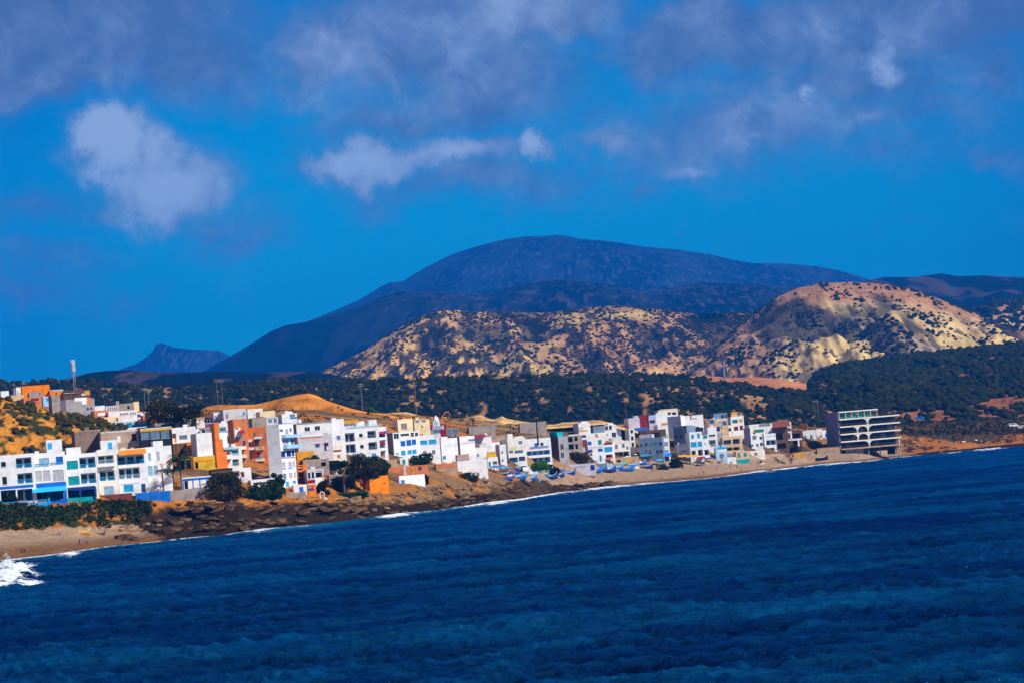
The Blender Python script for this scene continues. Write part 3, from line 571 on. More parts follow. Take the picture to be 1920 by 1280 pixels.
    for (kd, A0, B0, C0, D0, c_) in todo:
        if kd in 'wdlgs': fit(E, fr, kd, A0, B0, C0, D0, c_)
        elif kd == 'B':      # projecting balcony
            m = MB(); pr = 1.25; h1 = max(D0-C0, .7)
            m.box(fr, A0, B0, -pr, -.003, C0, C0+.18); m.box(fr, A0, B0, -pr, -pr+.12, C0+.18, C0+h1); m.box(fr, A0, A0+.12, -pr+.12, -.003, C0+.18, C0+h1); m.box(fr, B0-.12, B0, -pr+.12, -.003, C0+.18, C0+h1)
            m.build('balcony', wallm(c_ if c_ != 'K' else col), E)
        elif kd == 'R': rail(E, fr, A0, B0, C0, max(D0-C0, .6), c_, -.1 if C0 < Hm-.4 else .1)
        elif kd == 'A':      # sloping awning
            m = MB(); pr = 2.0; m.rings([[(A0, -.01, D0), (A0, -pr, C0+.05), (A0, -pr, C0), (A0, -.01, D0-.12)], [(B0, -.01, D0), (B0, -pr, C0+.05), (B0, -pr, C0), (B0, -.01, D0-.12)]]); m.build('awning', mat('canvas_'+c_.lower(), CL[c_], .8), E)
        elif kd == 'F':      # flat painted band proud of the wall
            m = MB(); m.box(fr, max(A0, 0), min(B0, W), -.05, -.003, C0, D0); m.build('painted_band', wallm(c_), E)
        elif kd == 'T':      # thing shaped storey set back on the roof
            m = MB(); m.box(fr, max(A0, .3), min(B0, W-.3), .6, min(4.2, T-.5), Hm-p+.002, D0); m.build('roof_room', wallm(c_), E)
        elif kd == 'H':      # roof canopy on posts
            m = MB(); dp = min(4, T-.6); m.box(fr, A0, B0, .3, dp, D0-.2, D0)
            for x in (A0+.15, (A0+B0)/2, B0-.15):
                for y in (.4, dp-.1): m.box(fr, x-.07, x+.07, y-.07, y+.07, Hm-p+.002, D0-.2)
            m.build('roof_canopy', wallm(c_), E)
        elif kd == 'X':      # dish and aerials on the roof
            m = MB(); x = (A0+B0)/2; y = T*.3; z = Hm-p+.002; m.tube((x, y, z), (x, y, z+1.5), .04, .04, 5)
            rg = []
            for i in range(4):
                rr = .1+.16*i; rg.append([(x+rr*math.cos(g*math.pi/4), y-.05-.25*(i/3)**2+.3*rr*math.sin(g*math.pi/4), z+1.5+rr*math.sin(g*math.pi/4)) for g in range(8)])
            m.rings(rg); m.build('satellite_dish', FRAME, E)
    if Hm > 4 and W > 3.2:
        for q in range(rnd.randint(0, 2)):
            m = MB(); x = rnd.uniform(.9, W-.9); y = rnd.uniform(.9, max(1, T*.5)); z = Hm-p+.002
            if rnd.random() < .5: m.tube((x, y, z), (x, y, z+rnd.uniform(.9, 1.5)), .55, .5, 9); m.build('water_tank', mat('tank_plastic', (.03, .035, .045), .6) if rnd.random() < .6 else FRAME, E)
            else: m.box(fr, x-.6, x+.6, y-.5, y+.5, z, z+rnd.uniform(.8, 1.7)); m.build('roof_box', wallm(col), E)
        if rnd.random() < .55:
            m = MB(); x = rnd.uniform(.6, W-.6); y = rnd.uniform(.6, T*.6); z = Hm-p+.002; h = rnd.uniform(1.8, 3.4); m.tube((x, y, z), (x, y, z+h), .05, .04, 4)
            for zz in (h-.1, h-.45): m.box(fr, x-.5, x+.5, y-.03, y+.03, z+zz, z+zz+.05)
            m.build('aerial', mat('dark_metal', (.08, .08, .09), .5), E)
    HOUSES.append((E, W, T, Hm, rz, x0, x1, yt, yb, D)); return E, W, T, Hm
def grid_ops(kind, x0, y0, nx, ny, dx, dy, w_, h_, col='K'):
    """openings in rows that follow the leaning axes of the photo"""
    r = []
    for j in range(ny):
        for i in range(nx): a = x0+dx*i+dy*j*.08; b = y0+dy*j-dx*i*.085; r.append((kind, a, b, a+w_, b+h_, col))
    return r
# ------------------------------------------------------------------ the town, left to right
CL['LVD'] = (.24, .24, .34)  # lavender darkened to carry the shade of left-facing walls
G = grid_ops
# front row at the left beach
house('apartment_block', 'long white block at the far left with blue arched loggias and blue ground floor', -70, 61, 859, 940, 'W', th=4, T=11, ops=[
 ('w',1.5,865,11,875),('w',4,893,13,908),('l',30,857,59,876,'SB'),('l',33,886,61,905,'SB'),('s',2,918,30,941,'DB'),('s',33,916,61,938,'DB'),('F',-60,912,62,917,'BL'),('w',-20,868,-10,878),('w',-50,870,-40,880)])
house('apartment_block', 'white block with wide tall windows and a roof hut with blue door', 61.5, 120, 850, 936, 'W', th=4, T=12, dD=-1.5, ops=[
 ('w',73,858,92,871,'LB'),('w',105,855,118,868,'BL'),('R',62,868,91,874,'SB'),('R',95,866,118,870,'SB'),('w',64,882,78,900,'LG'),('w',80,881,94,899,'LG'),('w',99,880,119,899,'LG'),
 ('s',63,914,84,934,'DB'),('s',88,912,115,932,'DB'),('F',62,904,120,909,'BL')])
house('apartment_block', 'white block with dark recessed loggias and green glass bays', 121, 179, 852, 932, 'W', th=4, T=12, ops=[
 ('w',125,863,146,878,'TL'),('l',149,856,179,876,'SB'),('w',128,892,149,907,'TL'),('l',152,886,180,905,'SB'),('s',124,915,150,934,'DB'),('s',153,913,181,932,'DB'),('T',125,838,152,853,'W')])
house('apartment_block', 'white block with curved bays and a blue roof door', 180, 217, 844, 932, 'CW', th=4, T=12, dD=-2, ops=[
 ('l',184,853,213,868,'LB'),('l',187,881,215,900,'SB'),('w',195,911,213,929,'LB'),('B',182,868,215,874,'W')])
house('apartment_block', 'white block with an orange tiled awning over its top loggia', 218, 272, 843, 930, 'W', th=4, T=12, ops=[
 ('l',221,853,270,869,'SB'),('A',222,842,273,851,'OF'),('l',222,876,262,896,'LB'),('w',232,908,250,920,'SB'),('d',265,906,273,922,'DB'),('F',225,905,262,906.5,'LB'),('w',190,900,191,901)])
house('stepped_house', 'white stepped house with narrow gables beside the palm', 272, 320, 838, 925, 'W', th=10, T=12, ops=[
 ('w',277,849,283,862,'LB'),('w',293,846,299,862,'LG'),('w',277,873,286,890,'LB'),('w',288,872,296,889,'LB'),('w',301,871,306,884,'LG'),('w',313,866,320,884,'LG'),('F',299,868,306,870,'OF'),('F',312,863,322,865.5,'OF'),('d',289,902,295,920,'LG'),('T',288,826,306,840,'W')])
house('roof_hut', 'small white roof hut with blue door on the left block', 86, 115, 825, 851, 'W', th=4, T=4, D=ground(90, 936)+.6, raw=True, ops=[('d',89,830,97,842,'SB')], base=.9)
house('roof_hut', 'small white roof hut with blue door beside the orange awning', 188, 219, 826, 846, 'W', th=4, T=4, D=ground(200, 932)+.6, raw=True, ops=[('d',202,829,210,842,'SB')], base=.9)
house('terrace_house', 'long low white house above the orange awning block', 221, 314, 825, 846, 'W', th=6, T=9, D=815, ops=[('w',281,833,288,836),('w',292,832,300,835),('w',304,832,312,845),('X',250,815,256,825)])
house('stone_house', 'brown stone walled house above the white blocks', 139, 187, 808, 850, 'ST', th=8, T=6, D=834, raw=True, base=6, ops=[('w',148,815,151,819),('F',139,806,188,808.5,'SD')])
house('stone_house', 'pink plastered house with a dark doorway under the restaurant roof', 188, 262, 809, 846, 'TB', th=6, T=6, D=830, raw=True, base=6, ops=[('s',247,812,256,826),('F',188,807,263,809.5,'LG'),('F',220,817,226,829,'CW')])
house('restaurant', 'long dark glazed restaurant with an orange fascia', 262, 321, 801, 826, 'K', th=6, T=10, D=829, raw=True, base=6, ops=[('F',260,803,322,807,'YO'),('F',260,801,323,803,'LG'),('w',264,808,280,823,'PB'),('w',282,807,300,822,'PB'),('w',302,806,318,821,'PB')])
house('terrace_house', 'white house with shaded dark windows right of the glazed restaurant', 321, 366, 802, 850, 'W', th=8, T=10, D=845, ops=[('w',322,812,330,820,'BR'),('w',336,815,351,822,'PB'),('F',327,820,331,829,'OF'),('w',346,812,353,818,'GR')])
house('wooden_chalet', 'brown slatted wooden house above the palm trees', 315, 349, 832, 856, 'WD', th=6, T=9, D=800, base=1.5, ops=[('F',320,832,323,856,'BR'),('F',329,831,332,856,'BR'),('F',338,830,341,855,'BR')])
house('yellow_house', 'yellow house with an orange top floor beside the wooden chalet', 349.5, 368, 829, 862, 'YO', th=6, T=8, D=801, base=3, ops=[('F',349,828,362,840,'OF'),('R',350,842,368,848,'Y'),('B',350,848,369,855,'Y')])
house('yellow_house', 'low yellow house with rounded wall under the white gable', 362, 402, 856, 880, 'Y', th=6, T=7, D=798, base=4, ops=[('s',366,866,372,878),('F',364,862,400,864,'OF')])
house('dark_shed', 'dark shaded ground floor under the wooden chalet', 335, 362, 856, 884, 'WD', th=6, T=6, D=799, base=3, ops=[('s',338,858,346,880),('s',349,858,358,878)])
house('gable_house', 'tall white house with blank wall left of the orange wall', 367, 396, 812, 877, 'W', th=10, T=9, D=825, ops=[('X',371,806,376,812),('w',375,856,378,864,'ST'),('w',380,858,383,865,'ST')])
house('gable_house', 'narrow white house with stacked grey windows beside the orange wall', 394, 404, 812, 868, 'W', th=-20, T=9, D=824, ops=[('w',395,824,400,841,'PB'),('w',392,846,400,857,'PB'),('B',391,840,402,845,'LG')])
house('purple_house', 'dark purple box house high on the slope', 382, 401, 782, 803, 'P', th=8, T=8, D=905, ops=[('w',383,783,399,793)])
house('terrace_house', 'pale yellow and white terrace left of the purple box', 368, 383, 783, 806, 'CW', th=8, T=8, D=900, ops=[('R',369,783,382,787,'Y')])
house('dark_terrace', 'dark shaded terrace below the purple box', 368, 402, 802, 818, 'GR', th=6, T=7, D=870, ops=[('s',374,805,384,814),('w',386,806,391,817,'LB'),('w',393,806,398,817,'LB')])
E_ = house('orange_house', 'tall plain orange side wall between two white houses', 401, 409, 793, 876, 'O', th=10, T=7, D=820)
house('orange_house', 'orange stepped wall, middle storey', 409, 417, 823, 876, 'O', th=10, T=7, D=820.3)
house('orange_house', 'orange stepped wall, lowest and widest storey', 417, 425, 846, 877, 'O', th=10, T=7, D=820.6)
house('white_terraces', 'white stacked terraces with blue railings right of the orange wall', 410, 436, 793, 848, 'W', th=10, T=9, D=850, ops=[('l',411,800,424,808,'LB'),('R',410,808,434,811,'LB'),('B',410,811,435,817,'W'),('R',410,816,424,819,'LB'),('l',412,821,420,829,'LB'),('l',425,821,434,831,'LB'),('B',416,831,436,838,'W')])
house('white_terraces', 'lower white terraces with shaded balconies below the blue railings', 416, 452, 838, 878, 'W', th=10, T=8, D=832, ops=[('l',434,840,447,849,'TL'),('B',418,838,436,842,'LB'),('R',425,850,448,853,'LB'),('l',436,860,448,872,'LB'),('w',422,846,428,858,'LG'),('B',424,852,434,860,'W')])
house('orange_flats', 'orange and white flats crowded with balconies', 436, 462, 786, 868, 'T', th=10, T=9, D=856, ops=[('F',440,793,447,805,'OF'),('w',441,797,445,801,'SB'),('F',440,801,451,818,'W'),('w',448,815,453,822,'SB'),('l',438,822,449,836,'M'),('B',450,836,460,842,'CW'),('F',446,837,456,842,'SB'),('l',440,844,456,852),('B',445,852,462,858,'C'),('w',456,857,460,862,'SB'),('w',466,857,470,862,'SB'),('l',438,862,452,868),('B',438,836,449,841,'W'),('B',437,853,444,858,'LB'),('w',440,812,445,818,'LB'),('A',447,806,457,812,'RD'),('w',455,826,460,833,'DB'),('w',455,844,460,850,'LB')])
house('orange_flats', 'orange flats with square balconies against the tall white tower block', 462, 499, 802, 866, 'O', th=-10, T=9, D=850, ops=[('F',486,803,498,862,'T'),('w',474,810,479,817,'PB'),('F',464,806,471,822,'OF'),('l',478,823,490,836,'GR'),('B',480,836,495,843,'BE'),('l',482,847,494,859,'LG'),('B',480,859,496,864,'CW'),('w',463,812,467,822,'LG'),('l',464,842,476,852),('B',462,838,477,843,'W'),('w',486,806,491,813,'K'),('B',463,823,473,828,'W'),('w',465,830,470,836,'K'),('A',478,818,492,822,'LB'),('w',466,853,472,861,'SB'),('w',494,812,498,820,'PB')])
house('terrace_house', 'pale sand coloured wall above the orange flats', 472, 498, 783, 812, 'CO', th=8, T=8, D=880, ops=[])
house('terrace_house', 'pale grey house with one blue window above the orange flats', 418, 461, 768, 790, 'LG', th=8, T=9, D=965, ops=[('w',455,772,459,777,'SB'),('F',424,775,428,784,'PB')])
house('terrace_house', 'bright white house high up next to the orange mound', 463.5, 492, 767, 786, 'W', th=8, T=9, D=975, ops=[('F',475,767,475.6,786,'LG')])
house('terrace_house', 'small white house stepping down below the pale grey one', 400, 420, 773, 790, 'W', th=8, T=8, D=930, ops=[('w',402,779,406,786,'LB'),('R',400,786,418,790,'LB'),('F',395,774,399,780,'RD')])
house('terrace_house', 'low white wall with an orange end by the dark tree', 299, 314, 783, 798, 'W', th=8, T=7, D=905, ops=[('F',283,784,299,791,'OF')])
house('orange_hut', 'small bright orange hut beside the dark tree', 283, 298, 785, 797, 'OF', th=8, T=6, D=904)
house('terrace_house', 'small cream house between the dark trees', 314, 327, 777, 800, 'C', th=8, T=7, D=915)
house('terrace_house', 'low cream house with flat roof above the black canopy', 328, 336, 781, 800, 'CW', th=8, T=7, D=912)
house('terrace_house', 'wide cream walled house above the black canopy', 343, 364, 779, 800, 'CW', th=8, T=7, D=914, ops=[('F',352,779,352.5,797,'LG')])
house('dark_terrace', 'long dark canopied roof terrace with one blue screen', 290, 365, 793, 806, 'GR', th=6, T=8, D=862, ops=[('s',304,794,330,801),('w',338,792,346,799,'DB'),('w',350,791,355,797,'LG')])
# hill top cluster at left
house('orange_villa', 'large orange block on the hill top', 41, 92, 724, 742, 'OF', th=8, T=10, D=1050, ops=[('F',62,724,62.8,742,'T')])
house('terrace_house', 'white gabled house left of the large orange block', 30, 42, 726, 747, 'W', th=8, T=8, D=1040, ops=[('F',34,732,44,734,'C')])
house('cream_house', 'cream house with small windows in front of the orange block', 33, 53, 731, 752, 'C', th=8, T=8, D=1025, ops=[('w',48,733,51,737,'BR'),('F',34,736,50,738,'BE')])
house('stone_house', 'grey brown stone house in front of the orange block', 54, 78, 735, 752, 'CO', th=8, T=8, D=1028, ops=[('w',73,735,76,740)])
house('terrace_house', 'red walled terrace at the edge of the bushes', 44, 77, 746, 764, 'T', th=8, T=8, D=1005, ops=[('w',58,746,72,750,'M')])
house('cream_house', 'low orange cream house at the far left of the hill top', 20, 44, 741, 756, 'BE', th=8, T=8, D=1015)
house('terrace_house', 'lone white cube house at the left edge of the hill', 1, 16, 733, 748, 'W', th=8, T=8, D=1030)
house('terrace_house', 'pale blue house with a bright blue window on the hill top', 80, 96, 743, 760, 'LB', th=8, T=7, D=1008, ops=[('w',87,746,93,751,'SB')])
house('stone_house', 'brown stone wall house between pale blue and white walls', 96, 112, 741, 775, 'CO', th=8, T=8, D=1002, ops=[('F',98,748,106,752,'PB')])
house('orange_villa', 'smaller orange block right of the large one', 93, 118, 731, 748, 'OF', th=8, T=9, D=1035, ops=[('w',104,736,107,739,'BR'),('F',96,730,123,732,'LB')])
house('dark_terrace', 'dark roofed restaurant terrace with orange end wall on the hill', 118, 168, 733, 748, 'BR', th=8, T=8, D=1030, ops=[('s',120,735,132,740),('s',134,734,142,739),('F',158,732,168,740,'YO'),('F',153,737,160,741,'W')])
house('concrete_building', 'tall bare grey concrete building with white corner on the hill top', 123, 176, 749, 784, 'GR', side=11, th=35, D=985, side_col='W', ops=[('F',140,745,163,751.5,'W'),('F',154,751,162,758,'W'),('w',156,753,160,757,'GR'),('F',163,745,170,757,'T'),('w',163,763,167,770),('w',169,763,173,769),('w',164,775,168,779),('w',169,775,175,778,'BR')])
house('terrace_house', 'white house with a curved roof right of the concrete building', 176, 196, 761, 775, 'W', th=8, T=8, D=1010)
house('brick_house', 'red brick house with a round white window surround', 176, 202, 770, 790, 'T', th=8, T=8, D=985, ops=[('F',183,773,197,779,'W'),('w',188,773,192,778)])
house('terrace_house', 'white house with many small shuttered windows', 198, 222, 761, 775, 'LG', th=8, T=8, D=1005, ops=G('w',202,763,5,1,4,4,2,7))
house('concrete_building', 'unfinished grey brown concrete house with a dark doorway', 222, 249, 757, 772, 'CO', th=8, T=8, D=1003, ops=[('w',238,760,243,767),('T',206,752,218,758,'CO')])
house('terrace_house', 'white house with a row of dark arched windows', 203, 256, 772, 791, 'W', th=8, T=9, D=985, ops=G('w',224.5,774,5,1,3.4,4,2.4,4)+G('w',243,773,4,1,3.2,4,2.2,4))
house('terrace_house', 'low white house with a blue door at the edge of the dark tree', 256, 282, 773, 784, 'W', th=8, T=8, D=990, ops=[('w',257,776,264,781,'BL')])
house('cream_house', 'low cream house just above the round bushes', 193, 222, 782, 795, 'C', th=8, T=7, D=968, ops=[('w',218,783,221,788,'BR')])
house('blue_house', 'pale blue house with a long glazed veranda', 216, 282, 791, 808, 'LB', th=8, T=8, D=955, ops=[('w',237,792,247,798,'TL'),('w',253,790,257,794,'BR'),('F',260,789,268,793,'C'),('F',226,796,283,799,'SB')])
house('terrace_house', 'white walled yard below the pale blue house', 234, 275, 802, 815, 'W', th=8, T=6, D=945)
house('cream_house', 'small cream gabled house on the ridge above the white houses', 250, 260, 753, 762, 'C', th=8, T=6, D=1020)
house('terrace_house', 'small orange walled hut beside the dark tree', 268, 279, 778, 788, 'T', th=8, T=6, D=975)
# centre left tall towers
house('tower_block', 'tall white tower block with light blue balconies', 522, 549, 795, 918, 'W', side=24, th=70, D=792, ops=[
 ('R',522,793,549,797,'BL'),('w',524,804,531,808,'PB'),('w',535,804,541,814,'LG'),('w',543,802,547,808,'PB'),('B',527,814,557,820,'LB'),('w',531,823,541,833,'LG'),('w',545,822,551,832,'PB'),('B',530,833,558,840,'LB'),
 ('w',527,845,535,855,'DB'),('w',537,844,546,854,'DB'),('w',547,843,552,853,'DB'),('F',527,856,553,858,'GR'),('w',529,866,535,875,'LG'),('w',541,865,547,874,'LG'),('w',549,864,553,873,'LG'),('F',529,877,536,879,'SB'),('F',541,876,548,878,'SB'),
 ('w',531,887,537,897,'PB'),('w',542,886,548,895,'LG'),('w',551,885,555,894,'LG'),('d',536,902,542,912,'SB'),('w',549,900,555,905,'SB')])
house('grey_annex', 'narrow grey wall at the top left of the tower block', 499, 521, 783, 800, 'LG', th=20, T=6, D=812, ops=[('w',503,786,510,791,'PB'),('w',513,785,519,791,'PB'),('R',499,781,520,785,'LB')])
house('terrace_house', 'pale peach house behind the tower block', 487, 515, 771, 790, 'C', th=10, T=8, D=960)
house('domed_house', 'small white house with tan dome and blue stair behind the tower', 528, 556, 776, 800, 'W', th=12, T=7, D=900, ops=[('w',543,776,553,780,'PB'),('F',544,781,566,784,'BL')])
house('long_house', 'long white house with two dark arched windows', 555, 622, 794, 850, 'W', th=10, side=4, T=11, D=872, side_col='GR', ops=[('w',571,800,581,808,'K'),('w',590,798,600,806,'K'),('F',555,791,622,793.5,'GR'),('F',610,812,622,822,'LG'),('X',566,818,570,822)])
house('apartment_block', 'blank white stair tower joining the long white house', 621, 644, 786, 860, 'W', th=10, T=11, D=868, ops=[('w',631,816,638,823,'PB'),('w',633,836,640,844,'BR')])
house('apartment_block', 'large white block with tall blue glazed bays and small square windows', 644, 709, 801, 860, 'W', th=10, T=12, D=872, ops=[('l',646,811,665,827,'DB'),('l',648,832,667,848,'DB'),('w',673,812,680,819),('w',675,833,682,840),('l',689,807,705,820,'PB'),('l',691,828,707,842,'PB'),('w',697,849,705,857,'SB'),('w',679,850,684,856,'SB'),('w',655,853,663,860,'SB'),('F',645,787,672,793,'YO'),('R',650,795,716,801,'LB'),('T',646,790,664,800,'W'),('T',668,789,684,799,'W'),('T',692,786,712,795,'W')])
house('balcony_tower', 'narrow white stack of balconies with red awnings', 709, 724, 800, 860, 'W', th=10, T=10, D=871, ops=[('l',711,808,722,819,'BL'),('A',710,808,724,813,'RD'),('l',712,828,722,840,'LB'),('A',711,827,721,832,'RD'),('w',712,846,722,857,'TB'),('B',710,819,724,824,'W'),('B',711,839,724,844,'W')])
house('grey_gable_house', 'pale grey gabled house under the long white house', 558, 622, 820, 862, 'LG', th=4, T=9, D=848, ops=[('F',562,818,604,820,'T'),('w',591,832,599,837,'BL'),('F',590,831,600,833,'RD'),('w',608,831,616,843,'DB'),('F',607,829,616,831.5,'RD')])
house('yellow_house', 'orange yellow wall with climbing plants under the grey gable', 556, 588, 847, 864, 'YO', th=6, T=5, D=828)
house('white_cottage', 'small cottage with a red roof edge between the trees', 612, 642, 836, 872, 'CW', th=8, T=7, D=840, ops=[('F',622,843,640,846,'M'),('w',632,852,638,857,'TB')])
house('red_house', 'narrow red and orange house attached to the tower block', 557, 575, 871, 905, 'O', th=10, T=8, D=800, ops=[('s',559,873,567,880,'M'),('s',559,884,571,894,'M'),('F',559,896,569,900,'DB'),('F',559,901,571,904,'RD')])
house('arched_house', 'grey stone house with a dark arch and tall windows', 575, 606, 880, 914, 'LG', th=8, T=8, D=806, ops=[('w',577,885,582,897),('w',584,884,589,896),('s',592,881,604,894),('F',575,899,591,905,'RD'),('F',591,895,604,911,'W'),('F',605,888,609,894,'OF')])
house('pergola_house', 'shaded house with plant covered pergola over the stone terrace', 568, 616, 862, 886, 'CO', th=6, T=7, D=826, ops=[('s',602,862,611,873),('s',617,864,626,871),('w',575,866,579,872,'LG')])
house('cream_box_house', 'small cream box house on a dark recessed base', 616, 643, 878, 890, 'CW', th=8, T=6, D=812, base=0, ops=[('w',628,883,630,888)])
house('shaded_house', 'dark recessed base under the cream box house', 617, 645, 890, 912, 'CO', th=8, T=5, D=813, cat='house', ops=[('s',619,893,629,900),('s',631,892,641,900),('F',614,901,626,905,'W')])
house('orange_porch', 'round fronted orange porch next to the white arch gate', 577, 592, 908, 930, 'O', th=12, T=6, D=792, ops=[('s',578,911,587,919,'M'),('F',577,916,590,919,'P')])
house('garden_wall', 'pale wall with an arched blue door below the tower block', 550, 575, 909, 926, 'W', th=8, T=4, D=789, ops=[('d',561,912,569,923,'BL')])
house('stone_wall', 'rough stone retaining wall under the blue door', 536, 573, 924, 936, 'CO', th=6, T=3, D=784, cat='wall')
house('fort_wall', 'bright orange wall with a pointed broken top beside the hedge', 692, 728, 893, 927, 'OF', side=15, th=40, T=7, D=880, side_col='T', ops=[('F',718,904,724,906,'BR')])  # terracotta side colour paints the shade on the left face
house('yellow_house', 'low yellow orange wall behind the dark trees', 650, 674, 899, 909, 'YO', th=6, T=4, D=850)
# centre
house('apartment_block', 'wide white block with dark blue glazing and grey shaded flank', 736, 786, 811, 860, 'W', side=11, th=30, D=905, side_col='GR', ops=[('w',738,812,748,822,'DG'),('w',751,812,767,816,'BR'),('w',770,810,776,817,'BR'),('w',778,810,784,816,'BR'),('w',751,826,760,835,'BL'),('w',762,824,771,834,'BL'),('w',772,823,780,832,'BL'),('w',742,848,748,853,'LB'),('w',752,844,760,852,'SB'),('w',764,843,772,850,'SB'),('w',773,842,781,849,'SB')])  # grey side colour stands in for shade on the white left wall
house('apartment_block', 'white front with two pairs of pale blue windows', 786, 823, 816, 867, 'W', th=12, T=10, D=903, ops=[('w',787,825,801,832,'SB'),('w',804,823,818,831,'SB'),('w',793,845,800,850,'PB'),('w',810,843,816,850,'PB')])
house('cream_house', 'cream yellow block with a grey stair window', 745, 773, 786, 812, 'C', side=9, th=30, D=965, side_col='CW', ops=[('w',752,793,763,804,'GR')])
house('cream_house', 'cream yellow block with roof railing windows', 776, 805, 787, 812, 'C', th=12, T=8, D=962, ops=[('w',778,787,786,791,'GR'),('w',790,786,798,790,'GR'),('w',790,797,793,800,'BR')])
house('red_house', 'dark red windowless block behind the minaret', 806, 836, 796, 816, 'M', th=10, T=9, D=985)
house('grey_glass_house', 'low grey glazed shed right of the dark red block', 836, 859, 803, 816, 'GR', th=8, T=7, D=995, ops=[('w',838,805,846,814,'PB'),('w',848,804,857,812,'PB')])
house('grey_annex', 'small blue grey shed on the roof by the dark red block', 805, 819, 806, 816, 'PB', th=12, T=5, D=920)
house('blank_house', 'tall blank white house with one small blue window', 826, 857, 822, 870, 'W', th=14, T=11, D=925, ops=[('d',824,853,828,860,'GR'),('w',830,854,836,860,'SB'),('T',828,818,840,826,'W')])
house('terracotta_wall', 'terracotta topped retaining wall under the blank white house', 817, 856, 870, 888, 'SD', th=8, T=4, D=918, cat='wall', ops=[('F',816,868,857,876,'T')])
house('white_stack', 'upper white house with plain walls and slate shade', 861, 889, 818, 862, 'W', side=9, th=28, D=975, side_col='PB', ops=[('F',862,829,888,831,'LG'),('F',878,822,892,826,'PB')])  # slate side colour holds the shade of the left face
house('white_stack', 'middle white house with a yellow brown canopy', 889, 913, 839, 866, 'W', th=10, T=8, D=960, ops=[('w',894,850,898,855,'SB'),('H',890,831,911,837,'YO')])
house('white_stack', 'rear white house with a dark red awning', 890, 921, 820, 846, 'W', th=12, T=9, D=1000, ops=[('A',885,814,910,820,'M'),('X',912,826,916,832)])
house('seafront_house', 'broad blank white house with a grey roof terrace rail', 857, 913, 864, 893, 'W', th=10, T=10, D=940, ops=[('R',857,856,912,863,'LG'),('T',858,851,880,859,'TB'),('w',863,889,871,891,'BR')])
house('yellow_house', 'small yellow and white house with a turquoise shutter', 914, 933, 857, 880, 'W', th=10, T=8, D=962, ops=[('w',924,864,932,870,'DG'),('w',924,872,932,873.5,'DG'),('w',916,865,920,873,'TL'),('F',912,845,916,858,'Y'),('T',917,846,933,857,'Y')])
house('thin_house', 'thin white house with two tiny windows', 936, 948, 833, 873, 'W', th=10, T=8, D=985, ops=[('w',940,845,943,849,'PB'),('w',941,860,944,864,'PB')])
house('grey_annex', 'mauve grey wall behind the thin white house', 920, 948, 817, 850, 'TB', th=12, T=8, D=1020, ops=[('w',922,819,928,821,'GR'),('F',921,827,936,829,'T')])
house('terrace_house', 'small white house under the mauve wall', 922, 937, 829, 852, 'W', th=10, T=7, D=1005, ops=[('w',930,832,933,837,'LG')])
house('concrete_wall', 'long pale concrete wall below the spoil heaps', 879, 928, 800, 822, 'CO', th=8, T=5, D=1060, cat='wall', ops=[('F',878,799,929,800.5,'GR'),('F',918,810,922,812,'OF')])
house('concrete_wall', 'short pale concrete wall left of the dark post', 974, 1024, 793, 812, 'CO', th=8, T=5, D=1130, cat='wall')
house('seafront_house', 'cream white house with long shaded balconies', 951, 985, 822, 872, 'CW', th=12, T=10, D=1030, ops=[('T',948,813,962,824,'CW'),('T',966,817,982,824,'CW'),('w',972,826,979,831,'PB'),('l',955,844,962,849,'LB'),('l',965,843,981,849,'LB'),('l',955,857,971,866,'BL'),('l',973,855,985,863,'BL'),('F',954,836,968,842,'C')])
house('seafront_house', 'white house with deep blue balcony rows and a dark roof canopy', 984, 1032, 823, 870, 'W', th=10, T=11, D=1040, ops=[('H',982,816,1012,822,'GR'),('w',1002,830,1008,836,'BL'),('w',1013,829,1019,835,'K'),('R',994,836,1028,840,'BL'),('l',988,844,1031,852,'BL'),('l',989,857,1032,867,'BL')])
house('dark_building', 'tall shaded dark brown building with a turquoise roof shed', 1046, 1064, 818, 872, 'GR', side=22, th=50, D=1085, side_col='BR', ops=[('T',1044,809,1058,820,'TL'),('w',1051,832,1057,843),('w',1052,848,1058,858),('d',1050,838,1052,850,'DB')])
house('frame_building', 'cream concrete frame building with dark empty openings', 1064, 1091, 815, 862, 'CO', th=12, T=10, D=1090, ops=[('s',1065,818,1074,828),('s',1077,817,1083,826),('s',1065,832,1076,842),('s',1079,832,1084,841),('s',1067,848,1077,856),('s',1080,847,1086,854),('F',1066,813,1104,815,'CW')])
house('brick_house', 'dark red brick house squeezed beside the cream frame building', 1088, 1101, 826, 862, 'RB', th=12, T=9, D=1100, ops=[('F',1092,838,1097,848,'LV')])
house('hill_villa', 'white villa with a covered orange terrace on the hill', 1084, 1106, 793, 826, 'W', th=14, T=9, D=1150, ops=[('F',1082,800,1094,806,'LG'),('F',1078,806,1102,809,'YO'),('w',1090,815,1099,819,'DB'),('T',1090,789,1102,796,'W')])
house('terrace_house', 'plain blue grey block beneath the yellow mound', 1112, 1133, 799, 826, 'PB', th=12, T=9, D=1165, ops=[])
house('hill_villa', 'white house with a round gable and big dark windows', 1132, 1155, 797, 828, 'W', th=12, T=9, D=1160, ops=[('w',1134,798,1140,805,'BR'),('w',1142,797,1147,805,'K'),('w',1137,812,1139,816,'K'),('w',1147,810,1155,819,'K'),('T',1140,792,1150,799,'W')])
house('grey_annex', 'grey rendered wall right of the round gable house', 1154, 1164, 800, 828, 'LG', th=12, T=8, D=1158)
house('terrace_house', 'low cream and white terrace below the blue grey block', 1107, 1134, 812, 828, 'CW', th=12, T=8, D=1140, ops=[('w',1116,813,1121,819,'TB')])
